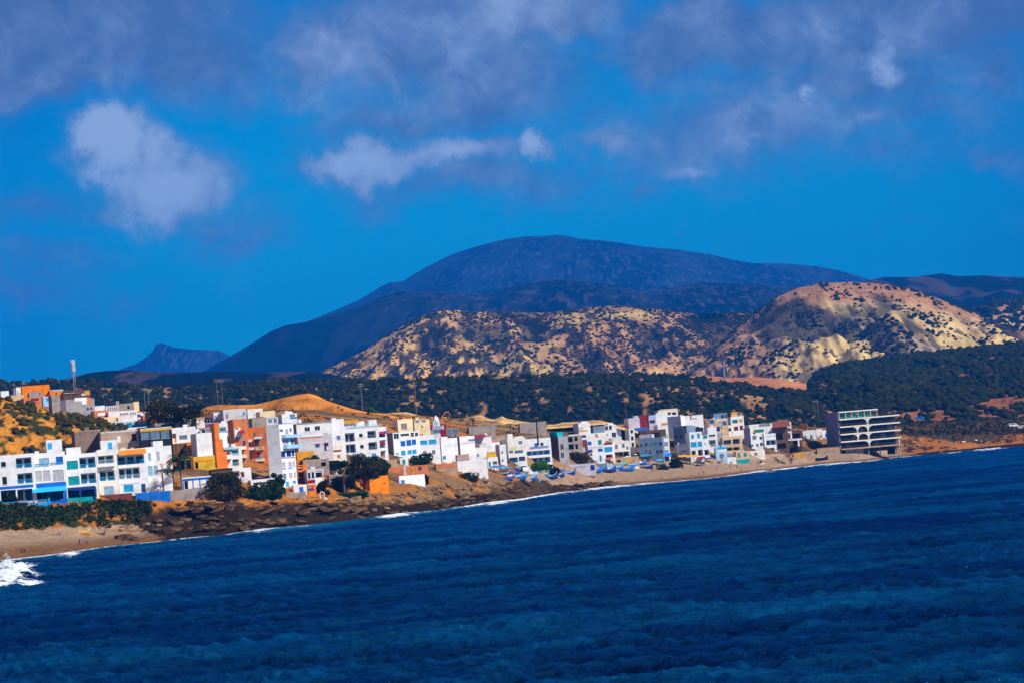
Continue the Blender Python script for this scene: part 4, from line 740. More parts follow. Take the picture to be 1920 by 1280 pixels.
house('seafront_house', 'white house with square blue windows and blue arches', 1100, 1131, 823, 868, 'W', th=10, T=10, D=1120, ops=[('w',1102,827,1109,833,'BL'),('w',1121,824,1128,832,'TL'),('w',1102,842,1111,847,'BL'),('w',1121,840,1130,845,'BL'),('w',1124,853,1128,864,'SB'),('F',1100,837,1130,838.5,'LG')])
house('seafront_house', 'white house with one wide turquoise window and brown planter', 1131, 1151, 830, 868, 'W', th=10, T=9, D=1118, ops=[('F',1132,829,1148,833,'RB'),('w',1133,837,1148,846,'SB'),('s',1136,851,1149,858),('w',1130,852,1134,857,'GR')])
house('seafront_house', 'white house with two blue shuttered windows over a dark cafe', 1149, 1180, 827, 858, 'CW', th=10, T=9, D=1150, ops=[('w',1153,833,1158,840,'PB'),('w',1166,831,1171,838,'PB'),('w',1174,836,1178,841,'PB'),('s',1152,846,1180,856,'K')])
house('concrete_wall', 'low brown terrace wall above the boats', 1152, 1198, 858, 872, 'SD', th=8, T=4, D=1205, cat='wall', ops=[('s',1156,861,1164,868),('F',1170,860,1186,866,'YO')])
# right centre
house('thin_house', 'thin white house with three stacked blue windows', 1179, 1189, 803, 852, 'CW', th=12, T=8, D=1185, ops=[('w',1182,805,1187,811,'DB'),('w',1183,817,1188,824,'DB'),('w',1184,829,1189,836,'DB')])
house('terrace_house', 'lavender grey house left of the tall red wall', 1178, 1199, 784, 815, 'LV', th=12, T=9, D=1250, ops=[('T',1189,779,1198,787,'LV'),('F',1178,793,1199,793.6,'LG')])
house('red_tower', 'tall plain dark red wall among the grey houses', 1199, 1213, 778, 812, 'M', th=12, T=8, D=1245)
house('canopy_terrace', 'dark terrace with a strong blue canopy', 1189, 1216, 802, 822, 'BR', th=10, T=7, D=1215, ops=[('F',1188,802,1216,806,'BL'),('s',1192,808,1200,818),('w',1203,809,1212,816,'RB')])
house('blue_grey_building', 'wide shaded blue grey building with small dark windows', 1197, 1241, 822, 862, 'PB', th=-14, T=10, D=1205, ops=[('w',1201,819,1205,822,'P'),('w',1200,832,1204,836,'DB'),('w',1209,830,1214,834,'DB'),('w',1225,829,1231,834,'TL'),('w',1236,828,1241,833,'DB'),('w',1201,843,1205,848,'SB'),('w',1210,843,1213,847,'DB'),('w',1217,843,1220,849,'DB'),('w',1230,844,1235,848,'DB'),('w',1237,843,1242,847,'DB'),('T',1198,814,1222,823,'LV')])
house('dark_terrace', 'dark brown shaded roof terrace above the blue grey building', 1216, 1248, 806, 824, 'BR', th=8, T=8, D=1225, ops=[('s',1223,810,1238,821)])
house('terrace_house', 'small lavender house with a dark blue window near the white cube', 1216, 1230, 780, 812, 'LV', th=12, T=8, D=1240, ops=[('w',1218,787,1228,792,'DB'),('F',1217,778,1230,782,'LB')])
house('thin_house', 'narrow white house over a blue awning', 1240, 1254, 818, 866, 'W', th=10, T=9, D=1212, ops=[('R',1240,814,1252,821,'GN'),('w',1242,828,1252,830.5,'PB'),('w',1243,832,1253,834.5,'PB'),('F',1243,843,1254,847,'PB'),('A',1242,848,1258,855,'BL'),('s',1245,855,1255,864)])
house('white_cube_house', 'plain white cube house perched above the others', 1229, 1250, 776, 803, 'W', th=12, T=8, D=1255, ops=[])
house('white_cube_house', 'white wall with brown plants under the perched cube', 1233, 1252, 796, 824, 'W', th=12, T=8, D=1238, ops=[('F',1240,792,1252,796,'YO')])
house('hill_villa', 'top villa with cream roof edge and pillared terrace', 1234, 1270, 769, 790, 'W', th=12, T=9, D=1285, ops=[('F',1237,766,1271,769,'C'),('s',1252,772,1258,777),('s',1260,772,1268,777)])
house('purple_grey_building', 'big windowless purple grey shaded building', 1276, 1284, 779, 826, 'W', side=25, th=68, side_col='LVD', D=1246, ops=[])  # white building, its shaded left face painted purple grey
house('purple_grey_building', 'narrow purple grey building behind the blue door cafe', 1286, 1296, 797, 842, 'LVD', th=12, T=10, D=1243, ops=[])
house('purple_grey_building', 'small blue grey house with tall thin windows by the blue door cafe', 1262, 1287, 800, 842, 'PB', th=-30, T=7, D=1229, ops=[('w',1266,804,1268,811,'DB'),('w',1271,803,1273,811,'DB'),('w',1276,803,1278,810,'DB'),('w',1266,815,1270,820,'DB'),('w',1274,815,1279,820,'DB')])
house('hill_villa', 'wide white villa with a dark graffiti like stain', 1274, 1318, 780, 808, 'W', side=2, th=14, T=10, D=1262, ops=[('F',1297,783,1307,785,'GR'),('F',1294,776,1296,786,'RB'),('w',1276,783,1281,787,'GR')])
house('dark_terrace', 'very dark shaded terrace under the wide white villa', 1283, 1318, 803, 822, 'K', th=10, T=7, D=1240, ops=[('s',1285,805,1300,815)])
house('seafront_house', 'white house with bright blue doors and windows over the cafe', 1292, 1316, 810, 868, 'W', th=10, T=10, D=1235, ops=[('w',1296,814,1301,821,'SB'),('w',1307,812,1312,820,'SB'),('w',1295,828,1306,837,'SB'),('w',1308,827,1316,836,'SB'),('s',1297,844,1305,854,'DB'),('s',1309,842,1318,853,'DB'),('w',1318,840,1320,855,'SB')])
house('seafront_house', 'white house with a turquoise upper loggia', 1316, 1328, 815, 860, 'W', th=10, T=9, D=1236, ops=[('w',1318,814,1326,821,'TL'),('w',1320,829,1323,832,'LB'),('s',1321,842,1332,852,'DB')])
house('seafront_house', 'white house with barred dark windows beside the brown alley', 1326, 1343, 801, 850, 'W', th=10, T=9, D=1237, ops=[('w',1329,814,1341,818),('w',1331,826,1342,828,'GR'),('w',1331,829,1342,832,'K'),('w',1332,833,1343,835.5,'GR'),('B',1326,819,1343,824,'W')])
house('cafe', 'white and blue beach cafe on the sand', 1342, 1362, 838, 868, 'LB', th=8, T=6, D=1238, cat='cafe', ops=[('F',1344,837,1362,841,'SB'),('F',1346,842,1362,846,'W'),('w',1349,850,1357,857,'PB'),('d',1351,858,1356,865,'GR')])
house('white_shrine', 'cream pavilion with small corner pinnacles', 1270, 1292, 833, 860, 'CW', th=10, T=7, D=1222, cat='pavilion', ops=[('F',1270,835,1293,836.5,'LG'),('w',1276,843,1288,847,'LG'),('F',1271,829,1273,833,'CW')])
house('dark_alley_house', 'dim brown house between the cafe and the cream flats', 1344, 1356, 812, 850, 'GR', th=10, T=7, D=1262)
house('beige_house', 'beige house with blue windows and stepped roof', 1329, 1364, 786, 822, 'BE', th=12, T=9, D=1275, ops=[('w',1330,786,1339,793,'BL'),('w',1346,790,1354,795,'LB'),('w',1355,789,1362,796,'BL'),('w',1343,799,1350,807,'DB'),('w',1352,798,1354,803,'DB'),('F',1342,785,1363,787,'C')])
house('blue_house', 'blue grey rooftop storey above the beige house', 1338, 1363, 775, 792, 'PB', th=12, T=7, D=1290, ops=[('w',1344,778,1348,784,'LB'),('w',1352,777,1357,783,'DB'),('w',1359,776,1362,782,'DB')])
house('cream_house', 'small cream flat with a blue window beside the white frame house', 1361, 1375, 797, 822, 'CW', th=12, T=7, D=1262, ops=[('w',1364,802,1371,807,'DB'),('w',1357,801,1361,808,'YO')])
house('frame_house', 'white framed house with green and brown glass panels', 1370, 1394, 781, 824, 'W', th=12, T=9, D=1280, ops=[('w',1373,786,1383,792,'GN'),('w',1385,785,1392,791,'Y'),('w',1376,799,1384,806,'M'),('w',1387,797,1393,805,'M'),('T',1372,772,1383,781,'YO'),('R',1371,777,1393,781,'W')])
house('beige_flats', 'beige flats with two wide dark blue windows', 1355, 1391, 819, 862, 'BE', th=12, side=0, T=10, D=1258, ops=[('l',1357,824,1371,832,'DB'),('l',1374,822,1387,831,'DB'),('s',1363,838,1374,844),('s',1375,837,1387,843),('F',1363,850,1378,856,'PB'),('R',1354,814,1390,819,'CW')])
house('beach_house', 'small beige beach house with two windows and a teal base', 1380, 1404, 846, 869, 'BE', th=10, T=7, D=1262, ops=[('w',1383,849,1388,856,'TL'),('w',1394,848,1400,855,'TL'),('F',1380,860,1406,868,'TL')])
house('beach_ramp', 'low white ramp wall on the sand by the beach house', 1354, 1380, 858, 869, 'W', th=8, T=5, D=1256, cat='wall')
house('grey_annex', 'grey shaded flank wall behind the white seafront houses', 1406, 1411, 801, 842, 'LG', side=12, th=65, side_col='LVD', D=1290)  # side colour has the flank's shade painted in
house('seafront_house', 'white house with a green canopy and an orange roof barrel', 1405, 1429, 814, 845, 'W', th=12, T=9, D=1292, ops=[('w',1409,816,1418,823,'PB'),('w',1424,818,1430,823,'K'),('w',1418,831,1422,836,'BL'),('w',1425,829,1431,835,'K')])
house('seafront_house', 'white house with a row of dark blue arcade windows', 1432, 1454, 813, 843, 'W', th=12, T=9, D=1294, ops=[('l',1437,824,1455,833,'DB'),('F',1436,816,1455,817,'LG'),('s',1438,839,1452,848)])
house('terrace_house', 'upper white house with a green roof canopy', 1404, 1448, 796, 826, 'W', th=12, T=9, D=1325, ops=[('F',1415,804,1432,810,'GN'),('F',1409,806,1415,813,'OF'),('w',1423,794,1444,798,'GR')])
house('terrace_house', 'pale low house at the foot of the white seafront houses', 1405, 1434, 845, 860, 'CW', th=10, T=6, D=1290, ops=[('w',1414,848,1420,853,'GR')])
house('brown_roof_house', 'dark brown house with a rusty red sloping roof', 1450, 1476, 800, 846, 'BR', th=8, T=10, D=1345, ops=[('A',1447,789,1480,800,'RB'),('s',1455,812,1468,824),('s',1458,830,1474,840)])
house('terrace_house', 'white strip of house behind the rusty roof', 1468, 1483, 791, 802, 'W', th=10, T=8, D=1390)
house('frame_house', 'open white concrete frame house over dark terraces', 1474, 1502, 808, 836, 'BR', th=8, T=8, D=1365, ops=[('F',1475,808,1485,811,'W'),('F',1482,810,1485,824,'W'),('F',1472,822,1504,825,'W'),('F',1496,824,1499,836,'W'),('s',1486,812,1500,820),('s',1476,826,1482,834),('s',1487,825,1495,834)])
house('terrace_house', 'low white house with blue doors left of the hotel', 1505, 1529, 807, 823, 'W', th=8, T=8, D=1395, ops=[('d',1508,816,1512,823,'BL'),('d',1519,815,1523,821,'BL')])
house('terrace_house', 'small white house with an orange door beside the hotel', 1530, 1541, 804, 822, 'W', th=8, T=8, D=1396, ops=[('d',1539,812,1541,820,'YO')])
house('terrace_house', 'tiny white and blue shed against the hotel flank', 1542, 1552, 806, 822, 'W', th=8, T=6, D=1397, ops=[('d',1547,812,1552,820,'BL')])
house('orange_wall', 'orange brown retaining wall above the sand', 1486, 1527, 848, 860, 'SD', th=6, T=4, D=1372, cat='wall', ops=[('F',1486,849,1507,860,'YO')])
house('stone_wall', 'curved brown stone wall on the sand before the hotel', 1532, 1574, 840, 852, 'SD', th=6, T=4, D=1400, cat='wall')
# lower centre beach
house('boat_shed', 'long low lavender boat shed with dark writing on its front', 1055, 1117, 872, 887, 'LV', th=6, T=6, D=1140, base=1.5, cat='shed', ops=[('w',1073,876,1080,883,'DB'),('w',1107,871,1115,880,'DB')])
house('boat_shed', 'dark teal shed between two pale boat sheds', 1119, 1137, 869, 883, 'PB', th=6, T=5, D=1165, base=1, cat='shed', ops=[('d',1122,873,1126,881,'BL')])
house('boat_shed', 'small pale blue boat shed beside the beach boats', 1137.5, 1148, 869, 884, 'LB', th=6, T=5, D=1166, base=1, cat='shed', ops=[('d',1141,873,1145,881,'W')])
house('boundary_wall', 'low white courtyard wall with an arched blue door on the rocks', 748, 796, 892, 911, 'W', side=15, th=38, T=8, D=905, cat='wall', side_col='LG', ops=[('d',752,899,759,911,'BL')])
house('ruin', 'ruined terracotta wall above the white courtyard', 728, 802, 876, 892, 'T', th=6, T=3, D=918, cat='wall', ops=[('F',772,874,776,888,'YO'),('F',757,872,761,890,'LG'),('w',784,874,790,880,'BR')])
house('cottage', 'small brown cottage with a round window next to the large tree', 722, 744, 862, 884, 'SD', th=8, T=6, D=912, ops=[('w',724,871,729,875),('w',754,862,760,870,'SB')])
house('blue_cottage', 'tiny blue and white cottage under the white block', 750, 765, 858, 872, 'W', th=8, T=4, D=903, ops=[('w',754,861,760,869,'TL')])
house('cafe_wall', 'white terrace wall of the cafe with purple parasols', 470, 515, 899, 916, 'W', th=8, T=6, D=790, ops=[('F',476,903,504,906,'DB'),('w',462,893,468,899,'LG')])
house('beach_restaurant', 'low beach restaurant with blue posts and white curtains', 342, 395, 895, 921, 'W', th=6, T=7, D=786, ops=[('F',340,895,396,899,'BL'),('F',342,898,345,920,'BL'),('F',361,897,363,917,'BL'),('F',374,896,376,916,'BL'),('F',387,895,389,914,'BL'),('s',346,901,353,916),('F',355,914,386,916,'BL')])
house('beach_restaurant', 'dark restaurant terrace roof above the red parasols', 396, 435, 880, 905, 'BR', th=6, T=7, D=792, ops=[('s',398,886,430,900),('F',395,878,436,881,'K')])
house('terrace_house', 'white walled house behind the dark restaurant', 436, 470, 878, 905, 'W', th=6, T=7, D=800, ops=[('s',438,882,448,892),('w',452,884,458,892,'M')])
house('stone_wall', 'grey rendered retaining wall below the beach restaurant', 319, 385, 919, 941, 'CO', th=5, T=3, D=778, cat='wall')
house('blue_wall', 'bright blue painted wall at the cliff edge', 254, 318, 924, 943, 'BL', th=5, T=1.2, D=781, cat='wall', par=.1)
house('sea_wall', 'pinkish terrace wall in front of the white block', 175, 247, 929, 940, 'RB', th=5, T=1.5, D=779, cat='wall', par=.1)
house('sea_wall', 'teal terrace wall before the green glass bays', 120, 174, 934, 945, 'TL', th=5, T=1.5, D=776, cat='wall', par=.1)
house('blue_veranda', 'deep blue shaded veranda along the ground floor at the far left', -70, 122, 918, 943, 'BL', th=4, T=3, cat='veranda', par=.1, ops=[('s',-60,924,-32,946,'DB'),('s',-28,923,-4,944,'DB'),('s',2,921,28,942,'DB'),('s',33,919,60,940,'DB'),('s',64,917,88,938,'DB'),('s',92,914,118,935,'DB'),('A',60,912,124,921,'SB')])
house('blue_veranda', 'dark blue shaded veranda under the green glass bays', 123, 178, 914, 939, 'DB', th=4, T=3, cat='veranda', par=.1, ops=[('s',126,919,149,938,'DB'),('s',153,917,177,936,'DB')])
# ------------------------------------------------------------------ hotel on the point
def hotel():
    D = 1418; th_ = rad(20); k = D/F; O = P(1577.5, 846, D); a = math.atan2(O.x, O.y)
    f = Vector((math.sin(a), math.cos(a), 0)); r = Vector((math.cos(a), -math.sin(a), 0)); t = r*math.cos(th_)+f*math.sin(th_)
    E = empty('seaside_hotel', O, math.atan2(t.y, t.x), 'five storey beachfront hotel with white floor slabs, arched columns and a blank grey flank', 'hotel')
    fr = lambda x, y, z: (x, y, z); W = 28.2; T = 16.5; zs = [1.0, 4.2, 7.5, 10.8, 14.1]; top = 17.4
    LVW = mat('hotel_flank', (.22, .22, .30), .9, scale=.3, var=.1); WH = mat('hotel_slab', (.74, .68, .58), .8, var=.08); IN = mat('hotel_interior', (.022, .020, .022), .9, var=.3, scale=.8)  # flank and interior colours darkened to paint in their shade
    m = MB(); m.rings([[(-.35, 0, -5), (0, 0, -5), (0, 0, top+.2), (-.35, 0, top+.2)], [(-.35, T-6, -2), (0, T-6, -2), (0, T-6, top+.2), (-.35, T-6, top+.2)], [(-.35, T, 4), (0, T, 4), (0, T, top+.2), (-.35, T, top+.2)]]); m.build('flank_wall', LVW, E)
    m = MB(); m.box(fr, 0, W-.4, 5.2, 5.5, -1, 14); m.box(fr, W-.35, W, 5.5, T, -3, 14); m.box(fr, 0, W-.35, T-.3, T, 4, 14); m.build('wall', IN, E)
    for i, z in enumerate(zs):
        m = MB(); m.box(fr, .002, W+.3, -.9, 5.2, z-.28, z+.28); m.box(fr, .002, W, 5.5, T-.32, z-.2, z+.2); o = m.build('floor_slab', WH if i else wallm('SD'), E)
        if i < 4:
            m = MB(); m.box(fr, .1, W, -.86, -.82, z+1.12, z+1.18)
            for j in range(57): x = .2+j*(W-.3)/56; m.box(fr, x-.02, x+.02, -.855, -.825, z+.285, z+1.12)
            o = m.build('railing', mat('dark_rail', (.16, .10, .07), .6), E)
            for j in range(8):
                m = MB(); x = .8+j*3.35; m.box(fr, x, x+2.5, 5.1, 5.19, z+.3, z+2.5); g = m.build('window', mat('brown_frame', (.10, .05, .04), .6), E); p = MB(); p.box(fr, x+.1, x+1.2, 5.05, 5.098, z+.35, z+2.4); p.box(fr, x+1.3, x+2.4, 5.05, 5.098, z+.35, z+2.4); p.build('pane', glassm('PB' if (i*3+j) % 4 == 1 else 'K'), g)
    def column(x, z0, z1, hw=1.9):
        m = MB(); n = 7
        for s in (-1, 1):
            rg = []
            for j in range(n):
                q = j/(n-1); z = z0+(z1-z0)*q; wd = .28+hw*max(0, (q-.35)/.65)**3.0; rg.append([(x, -.75, z), (x+s*wd, -.75, z), (x+s*wd, -.25, z), (x, -.25, z)][::s])
            m.rings(rg)
        return m.build('arched_column', WH, E)
    for x, lv in ((13.2, (0, 1, 2, 3)), (8.2, (1, 2)),):
        for i in lv: column(x, zs[i]+.283, zs[i+1]-.283)
    m = MB(); m.box(fr, 27.2, 27.6, -.7, -.3, zs[0]+.283, zs[1]-.283); m.build('pillar', WH, E)
    for x, y in ((27.3, -.5), (27.3, 4.8), (13, .5), (13, 4.8), (3, 4.8), (20, 4.9)): m = MB(); m.box(fr, x-.2, x+.2, y-.2, y+.2, -5, zs[0]-.283); m.build('pillar', wallm('CO'), E)
    m = MB(); m.box(fr, 2.5, 11, 1.5, 5, -3, zs[0]-.283); m.build('ground_room', wallm('CO'), E)
    # top floor: glazed veranda under a white roof band
    m = MB(); m.box(fr, .002, 18.6, -.5, 7, top-.25, top+.25); m.build('roof', WH, E)
    for j in range(7): x = .4+j*2.95; m = MB(); m.box(fr, x-.08, x+.08, -.3, -.15, zs[4]+.283, top-.253); m.build('post', WH, E)
    for j, c in enumerate(['GN', 'TL', 'TL', 'TL', 'TL', 'GN']): m = MB(); x = .6+j*2.95; m.box(fr, x, x+2.3, 1.2, 1.3, zs[4]+.29, top-.6); m.build('green_window', mat('green_glass', (.01, .34, .24), .2, spec=.5, col2=(.01, .22, .2)) if c == 'TL' else glassm('GN'), E)
    m = MB(); m.box(fr, 18.7, 24, 0, 6, top-.3, top-.15); m.build('terrace_canopy', mat('dark_canvas', (.04, .03, .04), .9), E)
    for x in (18.9, 21.3, 23.8):
        m = MB(); m.box(fr, x-.06, x+.06, .1, .22, zs[4]+.283, top-.3); m.build('post', mat('dark_rail', (.16, .10, .07)), E)
    m = MB(); m.box(fr, 0, W, -.86, -.8, zs[4]+.9, zs[4]+1.0); m.build('railing', mat('dark_rail', (.16, .10, .07)), E)
hotel()
# ------------------------------------------------------------------ plants
PXL = None
def land_points(test, n, seed):
    """random spots of the land sheet whose picture position passes test(x, y)"""
    global PXL
    if PXL is None:
        v = V3-np.array([0, 0, H]); kk = v@np.array(_f); PXL = (960+F*(v@np.array(_R))/kk, 640-F*(v@np.array(_U))/kk)
    r = np.random.RandomState(seed); ok = np.where(test(PXL[0], PXL[1]) & (V3[:, 1] < 2300))[0]
    if len(ok) == 0: return np.zeros((0, 3))
    # weight by picture area so that distant rows are not crowded
    i = r.choice(ok, min(n, len(ok)*3)); p = V3[i]+r.uniform(-1, 1, (len(i), 3))*[1.2, 1.5, 0]; return p
def leaves(c, R_, n, size, rs, squash=.8):
    """n small leaf faces through the volume of a clump"""
    u = rs.normal(size=(n, 3)); u /= np.linalg.norm(u, axis=1)[:, None]; rad_ = rs.uniform(.35, 1.0, (n, 1))**.5
    p = A(c)+u*rad_*R_*A([1, 1, squash]); d1 = rs.normal(size=(n, 3)); d1 /= np.linalg.norm(d1, axis=1)[:, None]; d2 = np.cross(d1, rs.normal(size=(n, 3))); d2 /= np.linalg.norm(d2, axis=1)[:, None]
    s = size*rs.uniform(.6, 1.4, (n, 1)); return np.stack([p-d1*s-d2*s*.5, p+d1*s-d2*s*.5, p+d1*s+d2*s*.5, p-d1*s+d2*s*.5], 1)
def leafmesh(name, quads, m, parent=None, label=None, kind=None):
    q = np.concatenate(quads); v = q.reshape(-1, 3); return mesh_np(name, v, np.arange(len(v)).reshape(-1, 4), m, parent)
def tree(name, label, x, y, hpx, wpx, D=None, m=LEAF2, seed=0, trunk=.35, n=16, dens=150, group=None, flat=.8, cat='tree', leaf=.22):
    D = D or ground(x, y); o = P(x, y, D); k = D/F; Ht = hpx*k; Wd = wpx*k; rs = np.random.RandomState(seed+100)
    E = empty(name, o, rs.uniform(0, 6), label, cat, group); mb = MB(); h0 = Ht*trunk
    mb.tube((0, 0, -.6), (0, 0, h0*.6), .035*Ht+.05, .028*Ht+.04, 7); mb.tube((0, 0, h0*.6), (.1, 0, Ht*.7), .028*Ht+.04, .02, 6); Q = []
    for i in range(n):
        a = rs.uniform(0, 6.28); rr = rs.uniform(.15, 1)**.6; z = h0+(Ht-h0)*rs.uniform(.1, .92); w_ = math.sqrt(max(0.05, 1-((z-h0)/(Ht-h0)*1.7-.7)**2*.8))
        c = (math.cos(a)*rr*Wd*.42*w_, math.sin(a)*rr*Wd*.42*w_, z); R_ = rs.uniform(.13, .24)*Wd
        if i < 6: mb.tube((0, 0, h0*.55), (c[0]*.8, c[1]*.8, c[2]), .016*Ht+.03, .015, 5)
        Q.append(leaves(c, R_, dens, leaf, rs, flat))
    mb.build('trunk', TRUNK, E); leafmesh('crown', Q, m, E); return E
def palm(label, x, y, hpx, fpx, D=None, seed=0):
    D = D or ground(x, y); o = P(x, y, D); k = D/F; Ht = hpx*k; L = fpx*k; rs = np.random.RandomState(seed); E = empty('palm_tree', o, 0, label, 'palm tree', 'palm trees by the beach restaurant')
    mb = MB()
    for i in range(8): mb.tube((0, 0, Ht*i/8-.3), (0, 0, Ht*(i+1)/8-.3+.02), .24-.01*i, .20-.01*i, 8)
    mb.build('trunk', TRUNK, E); V_ = []
    for i in range(26):
        a = rs.uniform(0, 6.28); up = rs.uniform(.15, 1.15); d = Vector((math.cos(a), math.sin(a), 0)); s = Vector((-d.y, d.x, 0)); n = 9; pts = []
        for j in range(n+1): q = j/n; pts.append(Vector((0, 0, Ht-.3))+d*L*q*math.cos(up*.6)+Vector((0, 0, L*(math.sin(up)*q*1.3-1.0*q*q))))
        for j in range(1, n):
            ww = L*.17*math.sin(math.pi*min(.95, .15+j/n*.85)); p = pts[j]; e = pts[j+1]-pts[j]
            for sg in (-1, 1): b = p+s*sg*ww+Vector((0, 0, -ww*.5))+e*.6; V_ += [p, p+e*.55, b+e*.2, b]
    v = A([tuple(q) for q in V_]); mesh_np('crown', v, np.arange(len(v)).reshape(-1, 4), LEAF3 if seed == 1 else LEAF2, E)
palm('slender palm in front of the white stepped house', 308, 934, 52, 20, D=ground(300, 943)+2.5, seed=1)
palm('taller dark palm left of the beach restaurant', 342, 930, 72, 32, D=ground(340, 941)+3.5, seed=2)
palm('short palm under the brown wooden house', 327, 926, 46, 22, D=ground(327, 941)+4.5, seed=3)
tree('dark_tree', 'big round dark tree high above the white blocks', 302, 798, 46, 62, D=955, m=LEAF3, seed=1, trunk=.1, n=34, dens=120)
tree('dark_tree', 'low wide dark tree beside the small cream houses', 352, 792, 26, 80, D=950, m=LEAF, seed=2, trunk=.1, n=30, dens=110)
tree('bush', 'dark round bush behind the small blue doored hut', 42, 853, 30, 62, m=LEAF3, seed=3, trunk=.05, n=26, dens=130, cat='bush')
tree('bush', 'large olive brown bush below the beach restaurant', 425, 940, 48, 84, m=LEAF3, seed=4, trunk=.05, n=36, dens=160, cat='bush')
tree('bush', 'leafy green bush under the tower block', 495, 938, 30, 66, m=LEAF2, seed=5, trunk=.05, n=28, dens=150, cat='bush')
tree('cypress_bush', 'upright dark bush against the foot of the tower block', 522, 938, 52, 30, m=LEAF2, seed=6, trunk=.1, n=26, dens=150)
tree('dark_tree', 'big dark tree with brown patches above the orange fort wall', 684, 925, 72, 66, m=LEAF3, seed=7, trunk=.35, n=44, dens=170)
tree('dark_tree', 'dense dark green tree to the right of the brown patched tree', 708, 915, 58, 50, m=LEAF2, seed=8, trunk=.3, n=36, dens=170)
tree('slim_tree', 'slim tree with a bare forked trunk by the white dome', 647, 930, 66, 26, m=LEAF2, seed=9, trunk=.55, n=12, dens=90)
tree('dark_tree', 'flat topped dark tree behind the cream box house', 622, 886, 22, 46, m=LEAF, seed=10, trunk=.3, n=20, dens=120, flat=.5)
tree('bush', 'climbing green bush on the stone terrace', 584, 880, 22, 40, m=LEAF2, seed=11, trunk=.1, n=16, dens=90, cat='bush')
tree('bush', 'dark bush beside the orange porch', 603, 928, 24, 30, m=LEAF, seed=12, trunk=.05, n=16, dens=120, cat='bush')
tree('bush', 'dark garden bush in front of the low yellow wall', 640, 922, 24, 60, m=LEAF, seed=13, trunk=.05, n=26, dens=120, cat='bush')
tree('bush', 'green bush spilling under the white block with pale windows', 785, 872, 18, 44, m=LEAF2, seed=14, trunk=.05, n=18, dens=110, cat='bush')
tree('grey_shrub', 'thin grey green shrub against the white block', 803, 868, 18, 26, m=LEAF2, seed=15, trunk=.2, n=7, dens=60, cat='bush')
tree('bush', 'bright green bush by the blue balconied house', 1013, 878, 13, 40, D=1050, m=LEAFG, seed=16, trunk=.05, n=16, dens=120, cat='bush')
tree('dark_tree', 'dark spreading tree next to the bright green bush', 1035, 892, 20, 40, m=LEAF, seed=17, trunk=.2, n=18, dens=110)
tree('dark_tree', 'dark tree in front of the cream frame building', 1088, 872, 22, 46, m=LEAF3, seed=18, trunk=.2, n=20, dens=110)
tree('bush', 'rounded dark green bush on the beach by the cafe', 1268, 877, 18, 28, m=LEAF, seed=19, trunk=.05, n=18, dens=110, cat='bush')
tree('bush', 'low green bush near the beached boats', 1243, 880, 8, 26, m=LEAF2, seed=20, trunk=.05, n=10, dens=80, cat='bush')
tree('bush', 'dark bush under the open white frame house', 1486, 852, 16, 40, m=LEAF, seed=21, trunk=.05, n=16, dens=90, cat='bush')
tree('bush', 'dark green bush below the low white house', 1524, 840, 12, 36, m=LEAF, seed=22, trunk=.05, n=16, dens=90, cat='bush')
tree('bush', 'vivid green bush among the spoil heaps', 697, 776, 11, 18, D=1120, m=LEAFG, seed=23, trunk=.05, n=8, dens=70, cat='bush')
tree('bush', 'dark bush at the foot of the white courtyard', 800, 912, 22, 12, m=LEAF, seed=24, trunk=.05, n=10, dens=80, cat='bush')
tree('flower_bush', 'green garden bush with red flowers before the blue ground floor', 18, 942, 16, 30, m=LEAF2, seed=25, trunk=.05, n=14, dens=90, cat='bush')
tree('flower_bush', 'small green bush beside the blue ground floor doors', 66, 938, 12, 22, m=LEAF2, seed=26, trunk=.05, n=12, dens=80, cat='bush')
tree('thatched_tree', 'rounded ochre tree above the low white house', 1508, 806, 13, 18, D=1420, m=mat('dry_leaves', (.40, .16, .02), .9, col2=(.25, .09, .01)), seed=27, trunk=.2, n=14, dens=120)
# hedge
def hedge():
    D = ground(655, 936); o = P(655, 936, D); k = D/F; E = empty('hedge', o, 0, 'long clipped dark green hedge in front of the orange wall', 'hedge'); rs = np.random.RandomState(5); Q = []
    for i in range(46): x = -5.6+i*.23; Q.append(leaves((x, rs.uniform(-.5, .5), rs.uniform(.3, 1.6)), .75, 120, .16, rs, .9))
    leafmesh('foliage', Q, mat('hedge_leaves', (.006, .05, .018), .9, col2=(.01, .075, .02)), E)
hedge()
def stuffmass(name, label, test, n, smin, smax, m, seed, up=.3, dens=26, lf=.3, cat=None):
    pts = land_points(test, n, seed); rs = np.random.RandomState(seed); Q = []
    for p in pts: s = rs.uniform(smin, smax); Q.append(leaves((p[0], p[1], p[2]+s*up), s, dens, lf*s, rs, .7))
    if Q: o = leafmesh(name, Q, m); prop(o, label, cat or name.replace('_', ' '), kind='stuff')
inb = lambda x, y, a, b, c, d: (x > a) & (x < b) & (y > c) & (y < d)
def band(pts_top, pts_bot):
    tx, ty = zip(*pts_top); bx, by = zip(*pts_bot)
    return lambda x, y: (x > min(tx)) & (x < max(tx)) & (y > np.interp(x, tx, ty)) & (y < np.interp(x, bx, by))
stuffmass('undergrowth', 'dark green bushes hanging over the low cliff above the left beach', band([(-60, 948), (100, 948), (101, 955), (130, 955), (131, 947), (150, 947), (151, 958), (200, 964)], [(-60, 985), (40, 994), (100, 985), (130, 975), (150, 972), (200, 992)]), 520, .5, 1.2, LEAFC, 31)
stuffmass('undergrowth', 'olive bushes on the low cliff below the bright blue wall', band([(150, 944), (175, 941), (285, 940)], [(150, 955), (200, 960), (240, 978), (262, 980), (280, 955)]), 240, .5, 1.1, LEAFC, 32)
stuffmass('scrub', 'patchy brown green scrub behind the orange shore on the right', lambda x, y: (x > 1690) & (y > 770) & (y < 815), 1500, .8, 2.2, LEAF3, 33, dens=14)
